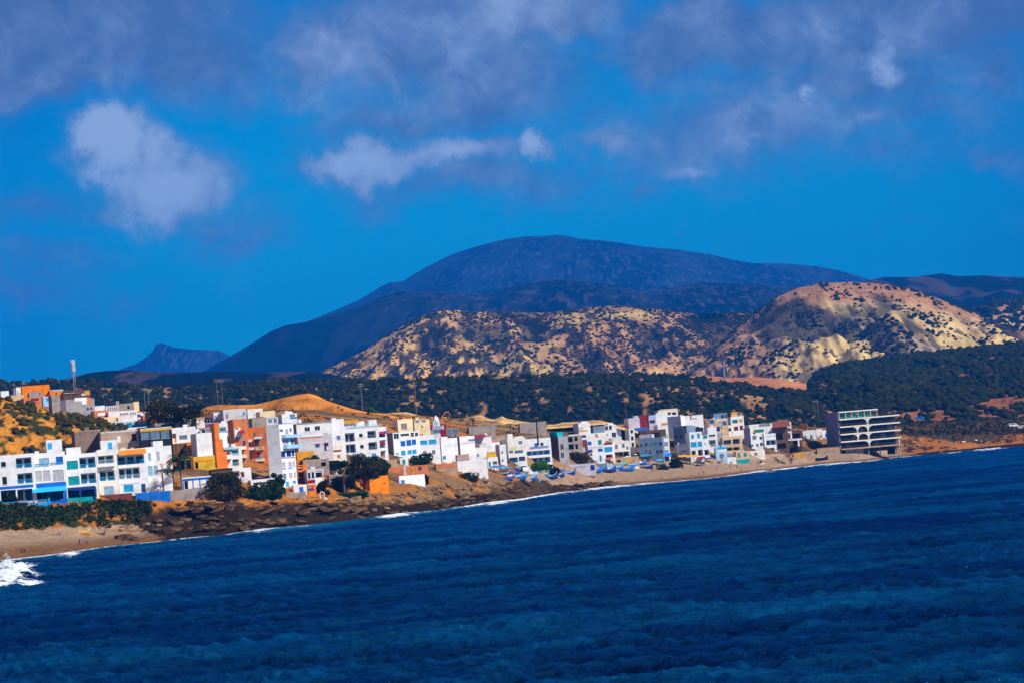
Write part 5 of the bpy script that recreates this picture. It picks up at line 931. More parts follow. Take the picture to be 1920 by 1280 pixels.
stuffmass('ground_cover', 'dry tufts on the ochre slope by the hotel', lambda x, y: ((x > 1470) & (x < 1700) & (y > 790) & (y < 835)) | ((x > 1700) & (y > 812) & (y < 830)), 420, .4, 1.2, LEAF3, 34, dens=14)
stuffmass('weeds', 'patches of scrub on the dusty ground among the houses', lambda x, y: (x > 250) & (x < 1500) & (y > 740) & (y < 870), 500, .5, 1.4, LEAF3, 35, dens=14)
# ------------------------------------------------------------------ rocks
ROCKM = mat('dark_rock', (.030, .022, .014), .9, spec=0, col2=(.21, .115, .045), scale=.5, bump=.6); ROCKM2 = mat('tan_rock', (.30, .17, .08), .9, col2=(.16, .10, .05), scale=.5, bump=.6)
ROCKO = mat('orange_rock', (.48, .20, .03), .9, col2=(.26, .12, .04), scale=.5, bump=.5)
def boulder_mesh(name, seed, m):
    r = np.random.RandomState(seed); v, f = ICO2; v = v*(1+.35*(fbm(v[:, 0]*1.7+seed*3+9, v[:, 1]*1.7+v[:, 2]*2.3+9, 3, seed)[:, None]-.4)); v = np.clip(v, -[.82, .8, .62][0]*np.ones(3), [.9, .9, .6])
    me = bpy.data.meshes.new(name); me.from_pydata([tuple(q) for q in v], [], [tuple(int(i) for i in q) for q in f]); me.materials.append(m); return me
BM = {id(mm): [boulder_mesh('boulder', s, mm) for s in range(5)] for mm in (ROCKM, ROCKM2, ROCKO)}
def boulders(test, n, smin, smax, m, seed, label, group, sink=.25, flat=1):
    rs = np.random.RandomState(seed)
    for p in land_points(test, n, seed):
        o = bpy.data.objects.new('boulder', BM[id(m)][rs.randint(5)]); COL.objects.link(o); s = rs.uniform(smin, smax); o.scale = (s*rs.uniform(1, 1.9), s*rs.uniform(.8, 1.4), s*rs.uniform(.5, .95)*flat)
        o.location = (p[0], p[1], p[2]+s*sink); o.rotation_euler = (rs.uniform(-.25, .25), rs.uniform(-.25, .25), rs.uniform(-.6, .6)); prop(o, label, 'boulder', group)
boulders(band([(270, 985), (290, 960), (340, 948), (460, 948), (640, 944), (700, 962), (790, 950)], [(270, 1008), (340, 1000), (460, 992), (640, 974), (700, 972), (790, 960)]), 95, .7, 2.1, ROCKM, 41, 'dark brown boulder of the wet rock ledge below the beach restaurant', 'dark boulders of the long rock ledge', flat=.62)
boulders(band([(620, 940), (700, 925), (800, 915), (900, 895), (960, 896)], [(620, 955), (700, 958), (800, 945), (900, 932), (960, 920)]), 150, .35, 1.25, ROCKM2, 42, 'tan boulder on the rocky bank below the white courtyard', 'tan boulders below the town')
boulders(band([(800, 945), (900, 925), (1130, 904)], [(800, 955), (900, 943), (1130, 914)]), 55, .6, 1.5, ROCKM, 43, 'flat dark boulder at the waterline in front of the boats', 'dark boulders by the boats', flat=.6)
boulders(band([(200, 985), (300, 975)], [(200, 998), (300, 1000)]), 12, .5, 1.2, ROCKM2, 44, 'tan boulder at the end of the left beach', 'tan boulders on the left beach')
boulders(band([(330, 940), (640, 938)], [(330, 948), (640, 946)]), 45, .5, 1.3, ROCKO, 45, 'orange yellow rock slab on top of the dark ledge', 'orange rocks on the ledge top', flat=.5)
boulders(lambda x, y: (x > 1700) & (x < 1790) & (y > 838) & (y < 856), 22, .5, 1.4, ROCKM, 46, 'dark rock at the waterline right of the hotel', 'dark rocks right of the hotel', flat=.7)
boulders(lambda x, y: (x > 1690) & (x < 1730) & (y > 818) & (y < 842), 12, .6, 1.6, ROCKO, 47, 'orange rock beside the right end of the hotel', 'orange rocks beside the hotel')
# ------------------------------------------------------------------ boats
def boat(label, x, y, lpx, hull='BL', yaw=0, inside='LB', group='fishing boats pulled up on the beach', D=None, stripe='W', cover=None, tilt=0):
    D = D or ground(x, y); o = P(x, y, D); k = D/F; L = lpx*k; E = empty('fishing_boat', o, rad(yaw), label, 'boat', group); E.rotation_euler[0] = rad(tilt)
    n = 13; out_ = []; inn = []; Bm = L*.16; Hh = L*.17+.35
    for i in range(n):
        q = i/(n-1); xx = (q-.5)*L; w_ = Bm*math.sin(math.pi*min(1, .16+q*.84))**.7; sheer = Hh*(1+1.1*max(0, q-.6)**2*6+.25*max(0, .3-q)); kz = .9*max(0, q-.75)**2*L*.6
        if q > .99: w_ = .05
        out_.append([(xx, -w_, sheer), (xx, -w_*.85, sheer*.45+kz), (xx, 0, .02+kz), (xx, w_*.85, sheer*.45+kz), (xx, w_, sheer), (xx, w_*.88, sheer-.02), (xx, w_*.7, sheer*.55+kz), (xx, 0, .14+kz), (xx, -w_*.7, sheer*.55+kz), (xx, -w_*.88, sheer-.02)])
    m = MB(); m.rings(out_); m.build('hull', mat('boat_'+hull.lower(), CL[hull], .5, spec=.4, var=.2), E, smooth=False)
    m = MB()
    for s in (-1, 1): m.rings([[(r_[0][0], s*abs(r_[0][1])*1.03+s*.02, r_[0][2]-.10), (r_[0][0], s*abs(r_[0][1])*1.03+s*.05, r_[0][2]-.10), (r_[0][0], s*abs(r_[0][1])*1.03+s*.05, r_[0][2]+.04), (r_[0][0], s*abs(r_[0][1])*1.03+s*.02, r_[0][2]+.04)] for r_ in out_])
    m.build('gunwale', mat('boat_'+stripe.lower(), CL[stripe], .5), E)
    for q in (-.25, .02, .24): m = MB(); m.box(lambda a, b, c: (a, b, c), q*L-.14, q*L+.14, -Bm*.8, Bm*.8, Hh*.8, Hh*.8+.06); m.build('bench', mat('boat_'+inside.lower(), CL[inside], .6), E)
    if cover:
        m = MB(); rg = []
        for i in range(6): q = .12+.55*i/5; xx = (q-.5)*L; rg.append([(xx, -Bm*.95, Hh), (xx, -Bm*.5, Hh+.35), (xx, 0, Hh+.5+.1*math.sin(i*2)), (xx, Bm*.5, Hh+.33), (xx, Bm*.95, Hh)])
        m.rings(rg); m.build('cover', mat('canvas_'+cover.lower(), CL[cover], .8), E)
boat('dark blue fishing boat lying alone on the sand left of the lavender shed', 1045, 895.5, 28, 'DB', 8)
boat('blue fishing boat nearest the lavender shed with a bright blue cover', 1066, 890.5, 27, 'DB', 6, cover='BL')
boat('low navy boat by the teal beach shed corner', 1092, 888, 20, 'TL', 5)
boat('long blue fishing boat in front of the teal shed', 1112, 887.5, 36, 'BL', 8)
boat('long dark fishing boat in front of the pale blue shed', 1140, 886, 32, 'DB', 6, stripe='BL')
boat('bright blue fishing boat right of the pale blue shed', 1158, 880, 22, 'BL', 10, cover='TL')
boat('blue fishing boat closest to the sea right of the sheds', 1175, 884, 30, 'BL', 12, stripe='BL')
boat('small orange and white boat standing between blue boats', 1195, 880, 11, 'YO', 30, cover='W')
boat('dark blue boat with a white bow stripe at the right end of the row', 1212, 878.5, 26, 'DB', -4, stripe='W')
boat('rear blue boat with a pale deck in the row of beached boats', 1200, 872.5, 24, 'BL', -8, cover='CW')
boat('pale grey white boat in the crowded boat park', 985, 886, 24, 'W', 12, cover='W')
boat('second pale boat stacked close in the crowded boat park', 996, 892.5, 24, 'LB', 8, cover='W')
boat('bright blue boat at the front of the crowded boat park', 994, 901, 28, 'BL', 10)
boat('deep blue boat with a blue tarpaulin in the boat park', 972, 896.5, 18, 'BL', 20, cover='SB')
boat('small navy boat at the rocks edge of the boat park', 1008, 906, 20, 'DB', 14, cover='DB')
boat('turquoise boat at the back of the boat park', 1008, 885, 22, 'TL', 5, cover='TL')
boat('violet covered boat at the left of the boat park', 958, 896, 16, 'P', 15, cover='LV')
boat('dark boat half hidden by the bush at the boat park', 1025, 887, 26, 'DB', 5)
for a_ in [('dark blue boat with white rim at the upper left of the boat park', 948, 891, 20, 'DB', 10, 'LB', 'W', None), ('purple tarpaulin boat between two navy boats of the boat park', 966, 890, 18, 'DB', 18, 'LB', 'P', 'P'), ('navy boat at the lower left corner of the boat park', 952, 902, 20, 'DB', 5, 'LB', 'BL', 'DB'),
    ('blue boat with brown cover at the lower edge of the boat park', 975, 903.5, 22, 'BL', 12, 'LB', 'BL', 'BR'), ('small turquoise hulled boat below the boat park bush', 1020, 893, 20, 'TL', 8, 'LB', 'W', None), ('long navy boat stretching right from the boat park onto open sand', 1030, 899, 32, 'DB', 5, 'LB', 'LB', None),
    ('black hulled boat at the back of the boat park', 970, 884.5, 22, 'K', 8, 'LB', 'BL', 'DB'), ('dark boat directly behind the two pale boats', 996, 881.5, 22, 'DB', 12, 'LB', 'TL', 'TL'), ('royal blue boat standing bow up by the pale boats', 982, 895, 16, 'BL', 35, 'LB', 'SB', 'SB'), ('dark boat against the left wall of the lavender shed', 1050, 886, 18, 'DB', 4, 'LB', 'BL', 'DB'),
    ('navy boat squeezed between the teal and the pale blue shed', 1127, 884, 24, 'DB', 7, 'LB', 'SB', 'BL'), ('turquoise boat behind the row right of the sheds', 1168, 873, 20, 'TL', 5, 'LB', 'W', 'TL'), ('pale blue boat behind the orange and white boat', 1184, 875, 22, 'SB', 8, 'LB', 'W', None)]:
    boat(a_[0], a_[1], a_[2], a_[3], a_[4], a_[5], a_[6], stripe=a_[7], cover=a_[8])
tree('bush', 'dark scrub bush along the foot of the broad blank white house', 880, 901, 12, 48, m=LEAFC, seed=41, trunk=.05, n=22, dens=90, cat='bush')
tree('bush', 'small dark bush at the right foot of the broad blank white house', 905, 899, 12, 22, m=LEAF, seed=42, trunk=.05, n=12, dens=90, cat='bush')
boat('yellow boat turned on the sand of the left beach', 158, 1004, 26, 'YO', -10, group='boats on the left beach', cover='YO')
boat('brown weathered boat beside the yellow one', 188, 1003.5, 20, 'BR', 12, group='boats on the left beach', inside='SD', stripe='SD')
boat('tiny dark dinghy with a red end on the left beach', 112, 1004.5, 11, 'PB', 20, group='boats on the left beach', stripe='RD')
boat('flat dark boat lying on the sand before the hotel', 1540, 862.5, 26, 'K', -6, group='boats near the hotel')
# ------------------------------------------------------------------ umbrellas and tents
def parasol(label, x, y, hpx, wpx, c, D=None, group='beach parasols', sides=8):
    D = D or ground(x, y); o = P(x, y, D); k = D/F; h = hpx*k; r_ = wpx*k/2; E = empty('parasol', o, .3, label, 'parasol', group); m = MB(); m.tube((0, 0, -.3), (0, 0, h), .045, .035, 6); m.build('pole', FRAME, E)
    m = MB(); n = sides; k0 = len(m.v); rgs = []
    for (q, z) in ((1, h*.78), (.97, h*.80), (.5, h*.92), (.04, h)): rgs.append([(r_*q*math.cos(2*math.pi*i/n), r_*q*math.sin(2*math.pi*i/n), z) for i in range(n)])
    m.rings(rgs); m.build('canopy', mat('canvas_'+c.lower(), CL[c], .8), E)
CL['PK'] = (.75, .12, .10)
for (lb, x, y, h, w_, c) in [('coral parasol left of the pair on the dark restaurant terrace', 408, 893, 9, 22, 'PK'), ('coral parasol right of the pair on the dark restaurant terrace', 424, 892, 10, 18, 'PK'), ('coral parasol alone on the white wall terrace', 450, 888, 9, 20, 'PK'),
    ('coral parasol left of the two by the tower block', 490, 886, 9, 16, 'PK'), ('coral parasol right of the two by the tower block', 504, 885, 10, 14, 'PK'), ('purple parasol left of the two behind the white wall', 488, 905, 13, 18, 'P'), ('purple parasol right of the two behind the white wall', 501, 904, 13, 14, 'P'),
    ('large blue parasol on the roof terrace by the red awnings', 725, 816, 10, 20, 'BL'), ('white parasol above the ochre steps', 1176, 862, 8, 11, 'W'), ('white parasol left of the blue awning', 1193, 857, 7, 10, 'W'), ('blue parasol on the open sand nearer the cafe', 1346, 876, 6, 9, 'BL'),
    ('purple parasol just below the blue one on the sand', 1345, 881.5, 6, 8, 'P'), ('pink parasol on the sand under the beige beach house', 1404, 878, 7, 9, 'PK'), ('white beach tent like parasol near the pale low house', 1430, 875, 8, 11, 'W'), ('blue parasol behind the white tent', 1428, 870, 6, 8, 'DB'),
    ('blue parasol beside the curved stone wall', 1462, 869, 7, 9, 'DB'), ('dark blue parasol near the teal beach house base', 1408, 872, 5, 8, 'DB'), ('turquoise parasol first on the far right beach', 1783, 836, 9, 7, 'TL'), ('white parasol second on the far right beach', 1807, 833, 7, 8, 'W'),
    ('white parasol third on the far right beach', 1831, 830, 7, 8, 'W'), ('yellow parasol on the far right beach', 1841, 831, 6, 6, 'Y'), ('green parasol on the far right beach', 1851, 828, 7, 9, 'GN'), ('purple parasol at the right end of the far beach', 1866, 829, 6, 8, 'P'),
    ('dark red parasol at the very right of the far beach', 1898, 826, 6, 9, 'M'), ('blue parasol at the water edge on the far beach', 1850, 840, 6, 10, 'BL'), ('orange roof parasol left on the dark terrace above the town', 1164, 803, 8, 14, 'OF'), ('orange roof parasol right on the dark terrace above the town', 1182, 804, 8, 15, 'OF')]:
    parasol(lb, x, y, h, w_, c, D=(872 if x == 725 else 1195 if c == 'OF' and x > 1100 else None))
def tent(label, x, y, wpx, hpx, c, D=None):
    D = D or ground(x, y); o = P(x, y, D); k = D/F; W = wpx*k; h = hpx*k; a = math.atan2(o.x, o.y); E = empty('cafe_canopy', o, -a+.08, label, 'canopy', 'beach cafe canopies'); fr = lambda a, b, c: (a, b, c)
    m = MB(); m.rings([[(-W/2, -1.8, h*.8), (-W/2, 0, h), (-W/2, 1.8, h*.8), (-W/2, 1.8, h*.8-.08), (-W/2, 0, h-.08), (-W/2, -1.8, h*.8-.08)], [(W/2, -1.8, h*.8), (W/2, 0, h), (W/2, 1.8, h*.8), (W/2, 1.8, h*.8-.08), (W/2, 0, h-.08), (W/2, -1.8, h*.8-.08)]]); m.build('canopy', mat('canvas_'+c.lower(), CL[c], .8), E)
    for i in range(4):
        for y_ in (-1.7, 1.7): m = MB(); x_ = -W/2+.1+(W-.2)*i/3; m.box(fr, x_-.05, x_+.05, y_-.05, y_+.05, -.4, h*.8-.08); m.build('post', mat('dark_rail', (.16, .10, .07)), E)
    m = MB(); m.box(fr, -W/2+.3, W/2-.3, -.4, .4, .72, .78)
    for i in range(3): x_ = -W/2+.6+(W-1.2)*i/2; m.box(fr, x_-.05, x_+.05, -.3, .3, -.3, .72)
    m.build('long_table', mat('dark_wood', (.08, .05, .04), .7), E)
for a_ in [('orange canopy of the beach cafe left end', 1281, 869, 16, 17, 'YO'), ('wide orange canopy over the middle of the beach cafe', 1298, 871, 22, 19, 'YO'), ('dark red canopy of the beach cafe', 1316, 869, 13, 14, 'RD'), ('royal blue canopy of the beach cafe', 1330, 868, 17, 11, 'DB'), ('navy canopy near the water side of the cafe', 1315, 873, 14, 8, 'K'), ('blue canopy beside the boat park', 930, 886, 20, 13, 'BL'), ('bright blue canopy behind the boat park', 944, 886, 15, 12, 'SB'),
           ('turquoise canopy behind the boats', 953, 886, 9, 12, 'TL'), ('dark blue canopy of the terrace under the ochre steps', 1210, 872, 18, 10, 'DB'), ('bright blue canopy at the corner of the blue grey building', 1237, 872, 12, 12, 'SB'), ('teal canopy with white edge below the blue grey building', 1213, 862, 22, 10, 'TL'),
           ('dark canopy beside the white shrine like pavilion', 1262, 862, 18, 12, 'K'), ('blue canopy on the white arched house terrace', 1112, 868, 12, 6, 'BL'), ('striped look pink canopy on the white house terrace', 1143, 867, 12, 10, 'PK'), ('brown canopy over the boat sheds', 1128, 868, 16, 5, 'SD')]:
    tent(*a_)
def spray():
    rs = np.random.RandomState(9); o = P(16, 1096, 493); k = 493/F; pts = []; sz = []
    for i in range(900):
        u = rs.rand(); x = rs.normal(0, 12)*(1.1-.4*u)-8+u*14; z = (u**1.5)*52*max(.15, 1-abs(x)/34); pts.append((o.x+x*k, o.y+rs.normal(0, .5), .3+z*k)); sz.append(rs.uniform(.05, .26)*(1.15-u))
    prop(blobs('sea_spray', pts, sz, mat('foam', (.8, .84, .88), .9, var=0), 9, ic=ICO1, flat=.9), 'white spray thrown up by the breaking wave at the left edge', 'spray', kind='stuff')
spray()
# ------------------------------------------------------------------ people
SKIN = mat('skin', (.22, .11, .07), .6, var=0)
def person(label, x, y, hpx=14.5, top='DB', bot='K', face=0, pose=0, D=None, group='people on the beach'):
    D = D or ground(x, y); o = P(x, y, D); k = D/F; s = hpx*k/1.72*(1.25 if pose == 2 else 1); E = empty('person', o, rad(face), label, 'person', group); E.scale = (s, s, s)
    st = .16 if pose == 0 else .30; le = .0 if pose != 2 else .35
    J = dict(pel=(0, 0, .95), wai=(0, 0, 1.1), che=(le*.5, 0, 1.34), nek=(le*.8, 0, 1.48), hed=(le*1.0, 0, 1.60), top=(le*1.05, 0, 1.72), lh=(0, .1, .9), lk=(st*.5, .1, .5), la=(st*.1, .1, .09), lt=(st*.1+.16, .1, .03), rh=(0, -.1, .9), rk=(-st*.1, -.1, .5), ra=(-st, -.1, .12), rt=(-st+.14, -.1, .03),
             ls=(le*.7, .2, 1.42), lel=(le*.7-.05, .26, 1.15), lw=(le+.08, .26, .92), rs=(le*.7, -.2, 1.42), rel=(le*.7+.05, -.26, 1.15), rw=(le+.14, -.25, .95), lf=(le+.11, .26, .82), rf=(le+.18, -.25, .85))
    R_ = dict(pel=.13, wai=.12, che=.15, nek=.06, hed=.095, top=.06, lh=.09, lk=.06, la=.04, lt=.03, rh=.09, rk=.06, ra=.04, rt=.03, ls=.06, lel=.042, lw=.03, rs=.06, rel=.042, rw=.03, lf=.03, rf=.03)
    ks = list(J); ed = [('pel', 'wai'), ('wai', 'che'), ('che', 'nek'), ('nek', 'hed'), ('hed', 'top'), ('pel', 'lh'), ('lh', 'lk'), ('lk', 'la'), ('la', 'lt'), ('pel', 'rh'), ('rh', 'rk'), ('rk', 'ra'), ('ra', 'rt'), ('che', 'ls'), ('ls', 'lel'), ('lel', 'lw'), ('lw', 'lf'), ('che', 'rs'), ('rs', 'rel'), ('rel', 'rw'), ('rw', 'rf')]
    me = bpy.data.meshes.new('body'); me.from_pydata([J[q] for q in ks], [(ks.index(a), ks.index(b)) for a, b in ed], []); me.materials.append(SKIN)
    b = bpy.data.objects.new('body', me); COL.objects.link(b); b.parent = E; sk = b.modifiers.new('skin', 'SKIN'); sv = me.skin_vertices[0].data
    for i, q in enumerate(ks): sv[i].radius = (R_[q], R_[q])
    sv[0].use_root = True; b.modifiers.new('sub', 'SUBSURF').levels = 1; b.modifiers['sub'].render_levels = 1
    def tube_(name, pts, m):
        q = MB(); rg = []
        for (c, rx, ry) in pts: rg.append([(c[0]+rx*math.cos(g*math.pi/4), c[1]+ry*math.sin(g*math.pi/4), c[2]) for g in range(8)])
        q.rings(rg); return q.build(name, m, E, smooth=True)
    tube_('shirt', [((0, 0, .98), .16, .19), ((le*.3, 0, 1.15), .15, .19), ((le*.6, 0, 1.36), .17, .24), ((le*.75, 0, 1.47), .1, .16)], mat('cloth_'+top.lower(), CL[top], .9))
    q = MB()
    for (h_, k_) in (('lh', 'lk'), ('rh', 'rk')): q.tube((J[h_][0], J[h_][1], .98), J[k_], .125, .09, 8)
    q.build('shorts', mat('cloth_'+bot.lower(), CL[bot], .9), E)
    tube_('hair', [((le*1.0-.02, 0, 1.60), .105, .10), ((le*1.02-.02, 0, 1.68), .10, .095), ((le*1.03-.01, 0, 1.735), .05, .05)], mat('hair', (.02, .015, .012), .7, var=0))
for (lb, x, y, h, tp, bt, fc, ps) in [('person in dark clothes walking left of the pair near the surf', 150, 1024, 15, 'K', 'P', 200, 1), ('person in a light blue top walking right of the pair near the surf', 163.5, 1022, 15, 'LB', 'DB', 20, 1), ('person in black bending over at the wet sand on the left', 47, 1038, 11, 'K', 'K', 180, 2),
    ('small person in brown crouching beside the bending one', 41, 1036, 8, 'SD', 'BR', 0, 2), ('person in yellow standing on the sand in front of the boats', 1152, 901, 9, 'Y', 'SD', 90, 0), ('person walking on the sand below the right end of the boats', 1223, 884, 8, 'K', 'BR', 60, 1), ('dark dressed person left of the two by the lavender shed', 1043, 892, 7, 'GN', 'K', 0, 0),
    ('green dressed person right of the two by the lavender shed', 1048, 892, 7, 'GN', 'GN', 0, 0), ('person in dark clothes at the water edge, left of the close pair', 1311, 891, 7.5, 'BR', 'K', 0, 1), ('person in brown at the water edge, right of the close pair', 1320, 891, 9, 'K', 'BR', 20, 0), ('person sitting size figure at the foam left of the close pair', 1241, 901, 6, 'DB', 'K', 0, 2),
    ('person near the foam with a pale shirt', 1248, 901, 6, 'LG', 'K', 90, 1), ('person alone on the sand between the cafe and the water', 1298, 893, 6, 'M', 'K', 0, 0), ('person at the water edge below the beige beach house', 1390, 884, 6.5, 'BR', 'K', 40, 1), ('person in orange on the sand below the ramp wall', 1368, 877, 6, 'OF', 'K', 0, 2),
    ('person at the water edge below the white tent', 1419, 882, 6.5, 'K', 'BR', 0, 0), ('person leaning near the orange one on the sand', 1382, 878, 6, 'BR', 'K', 90, 2), ('person far away on the sand before the hotel', 1610, 858, 6, 'K', 'K', 0, 0), ('person far right between the parasols', 1870, 833, 6, 'DB', 'K', 0, 0), ('person far right at the water edge', 1876, 833, 6, 'M', 'K', 90, 1),
    ('person sitting on the dark ledge, left of two', 697, 953, 9, 'M', 'K', 0, 2), ('person sitting on the tan rocks, right of two', 714, 951, 8, 'SD', 'BR', 0, 2), ('person in white on the tan rocks under the courtyard wall', 855, 921, 8, 'W', 'LB', 0, 0)]:
    person(lb, x, y, h, tp, bt, fc, ps)
# ------------------------------------------------------------------ poles, masts, vehicles, small structures
def pole(label, x, y, hpx, D, c='CO', w_=.08, arms=True, name='utility_pole', group='utility poles on the slope'):
    o = P(x, y, D); k = D/F; h = hpx*k; E = empty(name, o, .4, label, 'pole', group); m = MB(); m.tube((0, 0, -3), (0, 0, h), w_, w_*.6, 6); m.build('post', wallm(c), E)
    if arms:
        for z in (h*.93, h*.86): m = MB(); m.box(lambda a, b, c: (a, b, c), -1.1, 1.1, -.07, .07, z-.07, z+.07); m.build('crossarm', wallm(c), E)
for a_ in [('left of the two tall brown poles over the orange mound', 409, 760, 52, 1180, 'ST'), ('right of the two tall brown poles over the orange mound', 418, 760, 52, 1185, 'ST'), ('pale pole left of the dark tree', 272, 756, 30, 1300, 'CO'), ('second pale pole left of the dark tree', 279, 757, 30, 1320, 'CO'),
           ('tall pole over the spoil heap behind the large white block', 680, 768, 52, 1200, 'CO'), ('tall pale pole in front of the long dark hill', 781, 770, 56, 1350, 'CO'), ('brown lattice like pole above the orange roof parasols', 1176, 800, 58, 1400, 'ST')]:
    pole(*a_)
pole('thick dark post standing over the pale concrete wall', 1008, 818, 52, 1120, 'K', .3, False, 'dark_post', None)
pole('left pale pole on the slope above the frame house', 1528, 775, 26, 1900, 'CO', .1, True); pole('right pale pole on the slope above the frame house', 1534, 775, 26, 1900, 'CO', .1, True)
def mast():
    D = 1700; o = P(139, 716, D); k = D/F; E = empty('phone_mast', o, .3, 'tall white phone mast on the left skyline', 'mast'); h = 36*k; m = MB()
    for i in range(3):
        a = i*2.094; m.tube((.9*math.cos(a), .9*math.sin(a), -12), (.5*math.cos(a), .5*math.sin(a), h), .09, .07, 5)
    for j in range(12):
        z = h*j/12
        for i in range(3): a = i*2.094; b = a+2.094; q = .9-.4*j/12; m.tube((q*math.cos(a), q*math.sin(a), z), (q*math.cos(b), q*math.sin(b), z+h/12), .06, .06, 4)
    m.build('lattice_tower', mat('mast_paint', (.35, .37, .40), .6), E)
    for i in range(3):
        for z in (h*.55, h*.85): a = i*2.094+.5; m = MB(); m.box(lambda p, q, r: (p*math.cos(a)-q*math.sin(a), p*math.sin(a)+q*math.cos(a), r), .8, 1.15, -.35, .35, z, z+3.2); m.build('antenna_panel', FRAME, E)
mast()
def minaret():
    D = 975; o = P(818, 802, D); k = D/F; E = empty('minaret', o, -.1, 'small white minaret with a blue arched panel and pointed dome', 'minaret'); fr = lambda a, b, c: (a, b, c); W = 11*k
    m = MB(); m.box(fr, -W/2, W/2, 0, W, -3, 13*k); m.build('tower', wallm('W'), E); m = MB(); m.box(fr, -W/2-.2, W/2+1.2, -.6, W+.2, -.5, 4*k); m.build('gallery', wallm('LV'), E)
    m = MB(); m.rings([[(W*.5*q*math.cos(g*.785), W/2+W*.5*q*math.sin(g*.785), z*k) for g in range(8)] for q, z in ((1, 13.002), (.98, 15), (.8, 18), (.5, 21), (.05, 23.5))]); m.build('dome', wallm('W'), E, smooth=True)
    m = MB(); m.rings([[(x*W*.25, -.05, 5*k), (x*W*.25, -.003, 5*k), (x*W*.25, -.003, z*k), (x*W*.25, -.05, z*k)] for x, z in ((-1, 10), (-.5, 11.5), (0, 12), (.5, 11.5), (1, 10))]); m.build('arch_panel', mat('trim_lb', CL['LB']), E)
minaret()
def domehouse():
    D = ground(657, 912); o = P(657, 912, D); k = D/F; E = empty('white_dome', o, 0, 'white plastered dome shaped hut between the trees', 'hut'); r_ = 11*k; m = MB()
    m.rings([[(r_*q*math.cos(g*.524), r_*q*math.sin(g*.524), z*k) for g in range(12)] for q, z in ((.82, -8), (.82, 7.9), (1.0, 8), (1.02, 14), (.95, 21), (.75, 28), (.4, 33), (.06, 36))]); m.build('dome', wallm('W'), E, smooth=False)
domehouse()
def gate():
    D = ground(605, 938); o = P(605, 938, D); k = D/F; E = empty('arch_gate', o, .1, 'little white arch gate at the end of the white sea wall', 'gate'); fr = lambda a, b, c: (a, b, c); m = MB(); rg = []
    for i in range(15):
        if i == 0: x, z, dx, dz = -3.2, -8, -1, 0
        elif i == 14: x, z, dx, dz = 3.2, -8, 1, 0
        else: g = math.pi*(1-(i-1)/12); x, z, dx, dz = 3.2*math.cos(g), 13+3.2*math.sin(g), math.cos(g), math.sin(g)
        rg.append([(x*k, 0, z*k), ((x+dx*1.4)*k, 0, (z+dz*1.4)*k), ((x+dx*1.4)*k, .4, (z+dz*1.4)*k), (x*k, .4, z*k)])
    m.rings(rg); m.build('arch', wallm('W'), E); m = MB(); m.rings([[(-24*k, -.2, -6*k), (-24*k, .15, -6*k), (-24*k, .15, 2*k), (-24*k, -.2, 2*k)], [(9*k, -.2, -9*k), (9*k, .15, -9*k), (9*k, .15, 5*k), (9*k, -.2, 5*k)]]); m.build('low_wall', wallm('W'), E)
    m = MB(); m.box(fr, -3*k, 3*k, .15, .2, 0, 12*k); m.build('gate_leaf', mat('gate_wood', (.45, .22, .06), .7), E)
gate()
def balustrade():
    x0, x1, y = -40, 94, 944; D = 776; o = P(x0, y+9, D); e = P(x1, y-3, D+1); L = (e-o).length; E = empty('balustrade', o, math.atan2(e.y-o.y, e.x-o.x), 'light blue garden balustrade at the cliff edge on the far left', 'fence'); fr = lambda a, b, c: (a, b, c); k = D/F
    for z0, z1 in ((-2, .12), (.85, 1.0)): m = MB(); m.box(fr, 0, L, -.12, .12, z0, z1); m.build('rail', mat('trim_sb', CL['SB'], .6), E)
    for i in range(int(L/.3)): m = MB(); x = .2+i*.3; m.tube((x, 0, .12), (x, 0, .85), .06, .06, 5); b = m.build('baluster', mat('trim_lb', CL['LB'], .6), E)
    for i in range(4): m = MB(); x = .2+i*(L-.4)/3; m.box(fr, x-.2, x+.2, -.2, .2, -2, 1.25); m.build('post', mat('trim_sb', CL['SB'], .6), E)
balustrade()
def excavator():
    D = 1360; o = P(832, 787, D); E = empty('excavator', o, .2, 'orange excavator with a raised bent arm working on the spoil heaps', 'excavator'); fr = lambda a, b, c: (a, b, c); OR = mat('machine_orange', (.75, .30, .02), .5); DK = mat('machine_dark', (.03, .03, .03), .7)
    for s in (-1, 1):
        m = MB(); m.rings([[(x, s*1.0-.25, z), (x, s*1.0+.25, z)] [::1]+[(x, s*1.0+.25, z2), (x, s*1.0-.25, z2)] for x, z, z2 in ((-1.8, .3, .5), (-1.5, 0, .8), (1.5, 0, .8), (1.8, .3, .5))]); m.build('track', DK, E)
    m = MB(); m.box(fr, -1.8, 1.3, -1.1, 1.1, .95, 1.9); m.build('body', OR, E); m = MB(); m.box(fr, .1, 1.3, -1.1, -.1, 1.903, 2.9); m.build('cab', glassm('K'), E)
    m = MB(); m.tube((1.2, .3, 1.6), (-1.0, .3, 4.4), .25, .22, 6); m.tube((-1.0, .3, 4.4), (-3.0, .3, 5.0), .22, .18, 6); m.build('boom', OR, E); m = MB(); m.tube((-3.0, .3, 5.1), (-4.4, .3, 2.4), .18, .12, 6); m.build('arm', OR, E)
    m = MB(); m.rings([[(-4.8, -.3, 2.4), (-4.1, -.3, 2.4), (-4.0, -.3, 1.7), (-4.6, -.3, 1.5)], [(-4.8, .9, 2.4), (-4.1, .9, 2.4), (-4.0, .9, 1.7), (-4.6, .9, 1.5)]]); m.build('bucket', DK, E); E.rotation_euler[2] = 3.3; E.scale = (.7, .7, .7)
excavator()
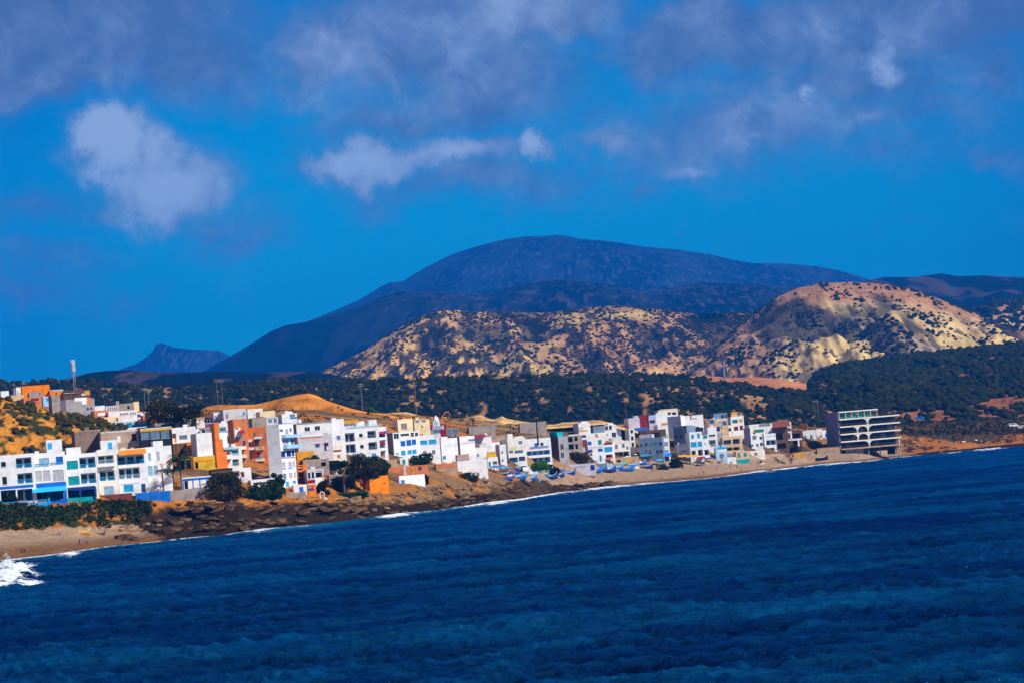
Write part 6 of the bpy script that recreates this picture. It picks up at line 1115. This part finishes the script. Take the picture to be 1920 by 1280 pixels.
def van(label, x, y, D, c='W', yaw=0, L=4.6, name='van', dark='K'):
    o = P(x, y, D); E = empty(name, o, rad(yaw), label, name, 'parked vehicles'); fr = lambda a, b, c: (a, b, c); m = MB()
    m.rings([[(-L/2, s, z) for s, z in ((-.85, .35), (.85, .35), (.85, 1.2), (.7, 1.9), (-.7, 1.9), (-.85, 1.2))], [(L*.25, s, z) for s, z in ((-.85, .35), (.85, .35), (.85, 1.2), (.7, 1.9), (-.7, 1.9), (-.85, 1.2))], [(L*.36, s, z) for s, z in ((-.85, .35), (.85, .35), (.85, 1.1), (.75, 1.2), (-.75, 1.2), (-.85, 1.1))], [(L/2, s, z) for s, z in ((-.8, .4), (.8, .4), (.8, .9), (.7, 1.0), (-.7, 1.0), (-.8, .9))]])
    m.build('body', mat('car_'+c.lower(), CL[c], .3, spec=.5), E)
    for s in (-.86, .83): m = MB(); m.box(fr, -L*.42, L*.22, s, s+.03, 1.25, 1.7); m.build('side_window', glassm(dark), E)
    for x_ in (-L*.32, L*.32):
        for s in (-.8, .62): m = MB(); m.tube((x_, s, .32), (x_, s+.2, .32), .32, .32, 12); w_ = m.build('wheel', mat('tyre', (.02, .02, .02), .8), E); m = MB(); m.tube((x_, s-.01 if s < 0 else s+.19, .32), (x_, s+.01 if s < 0 else s+.21, .32), .17, .17, 8); m.build('rim', mat('metal', (.5, .5, .5), .35), w_)
van('white van with green tinted windows behind the boats', 982, 882, ground(982, 883), 'W', 5, dark='GN'); van('white car half hidden on the far right bank', 1900, 800, ground(1900, 803), 'W', 10); van('blue car parked on the dark slope right of the hotel', 1726, 786, ground(1726, 803)+40, 'BL', 0, 4.6); van('second white car at the right edge of the bank', 1917, 804, ground(1917, 806), 'W', 10)
boulders(lambda x, y: (x > 212) & (x < 246) & (y > 1003) & (y < 1013), 7, .7, 1.3, ROCKM, 48, 'dark boulder of the small group standing on the wet sand of the left beach', 'dark boulders on the left beach', flat=1.3)
def silo():
    D = 2650; o = P(1358, 706, D); E = empty('water_tower', o, 0, 'slim pale blue tower on the far earth field', 'tower'); k = D/F; m = MB(); m.tube((0, 0, -5), (0, 0, 26*k), .9, .8, 10); m.build('shaft', wallm('PB'), E); m = MB(); m.tube((0, 0, 25*k), (0, 0, 28*k), 1.3, 1.3, 10); m.build('tank', wallm('PB'), E)
silo()
# dark writing on the lavender shed: unreadable brush strokes, as in the photo
def writing():
    D = None
    for h in HOUSES:
        if h[0].get('label', '').startswith('long low lavender boat shed'): E, W, T, Hm = h[:4]
    fr = lambda a, b, c: (a, b, c); r = random.Random(3)
    for (u0, u1, z0) in ((.06, .24, .42), (.40, .70, .60)):
        m = MB(); x = W*u0
        while x < W*u1:
            w_ = r.uniform(.12, .28); z = Hm*z0; hh = r.uniform(.25, .5); m.box(fr, x, x+.09, -.02, -.003, z, z+hh); m.box(fr, x+.092, x+w_, -.02, -.003, z+hh*r.uniform(0, .8), z+hh*r.uniform(.0, .8)+.08); x += w_+.1
        m.build('lettering', mat('black_paint', (.02, .02, .02), .8), E)
writing()
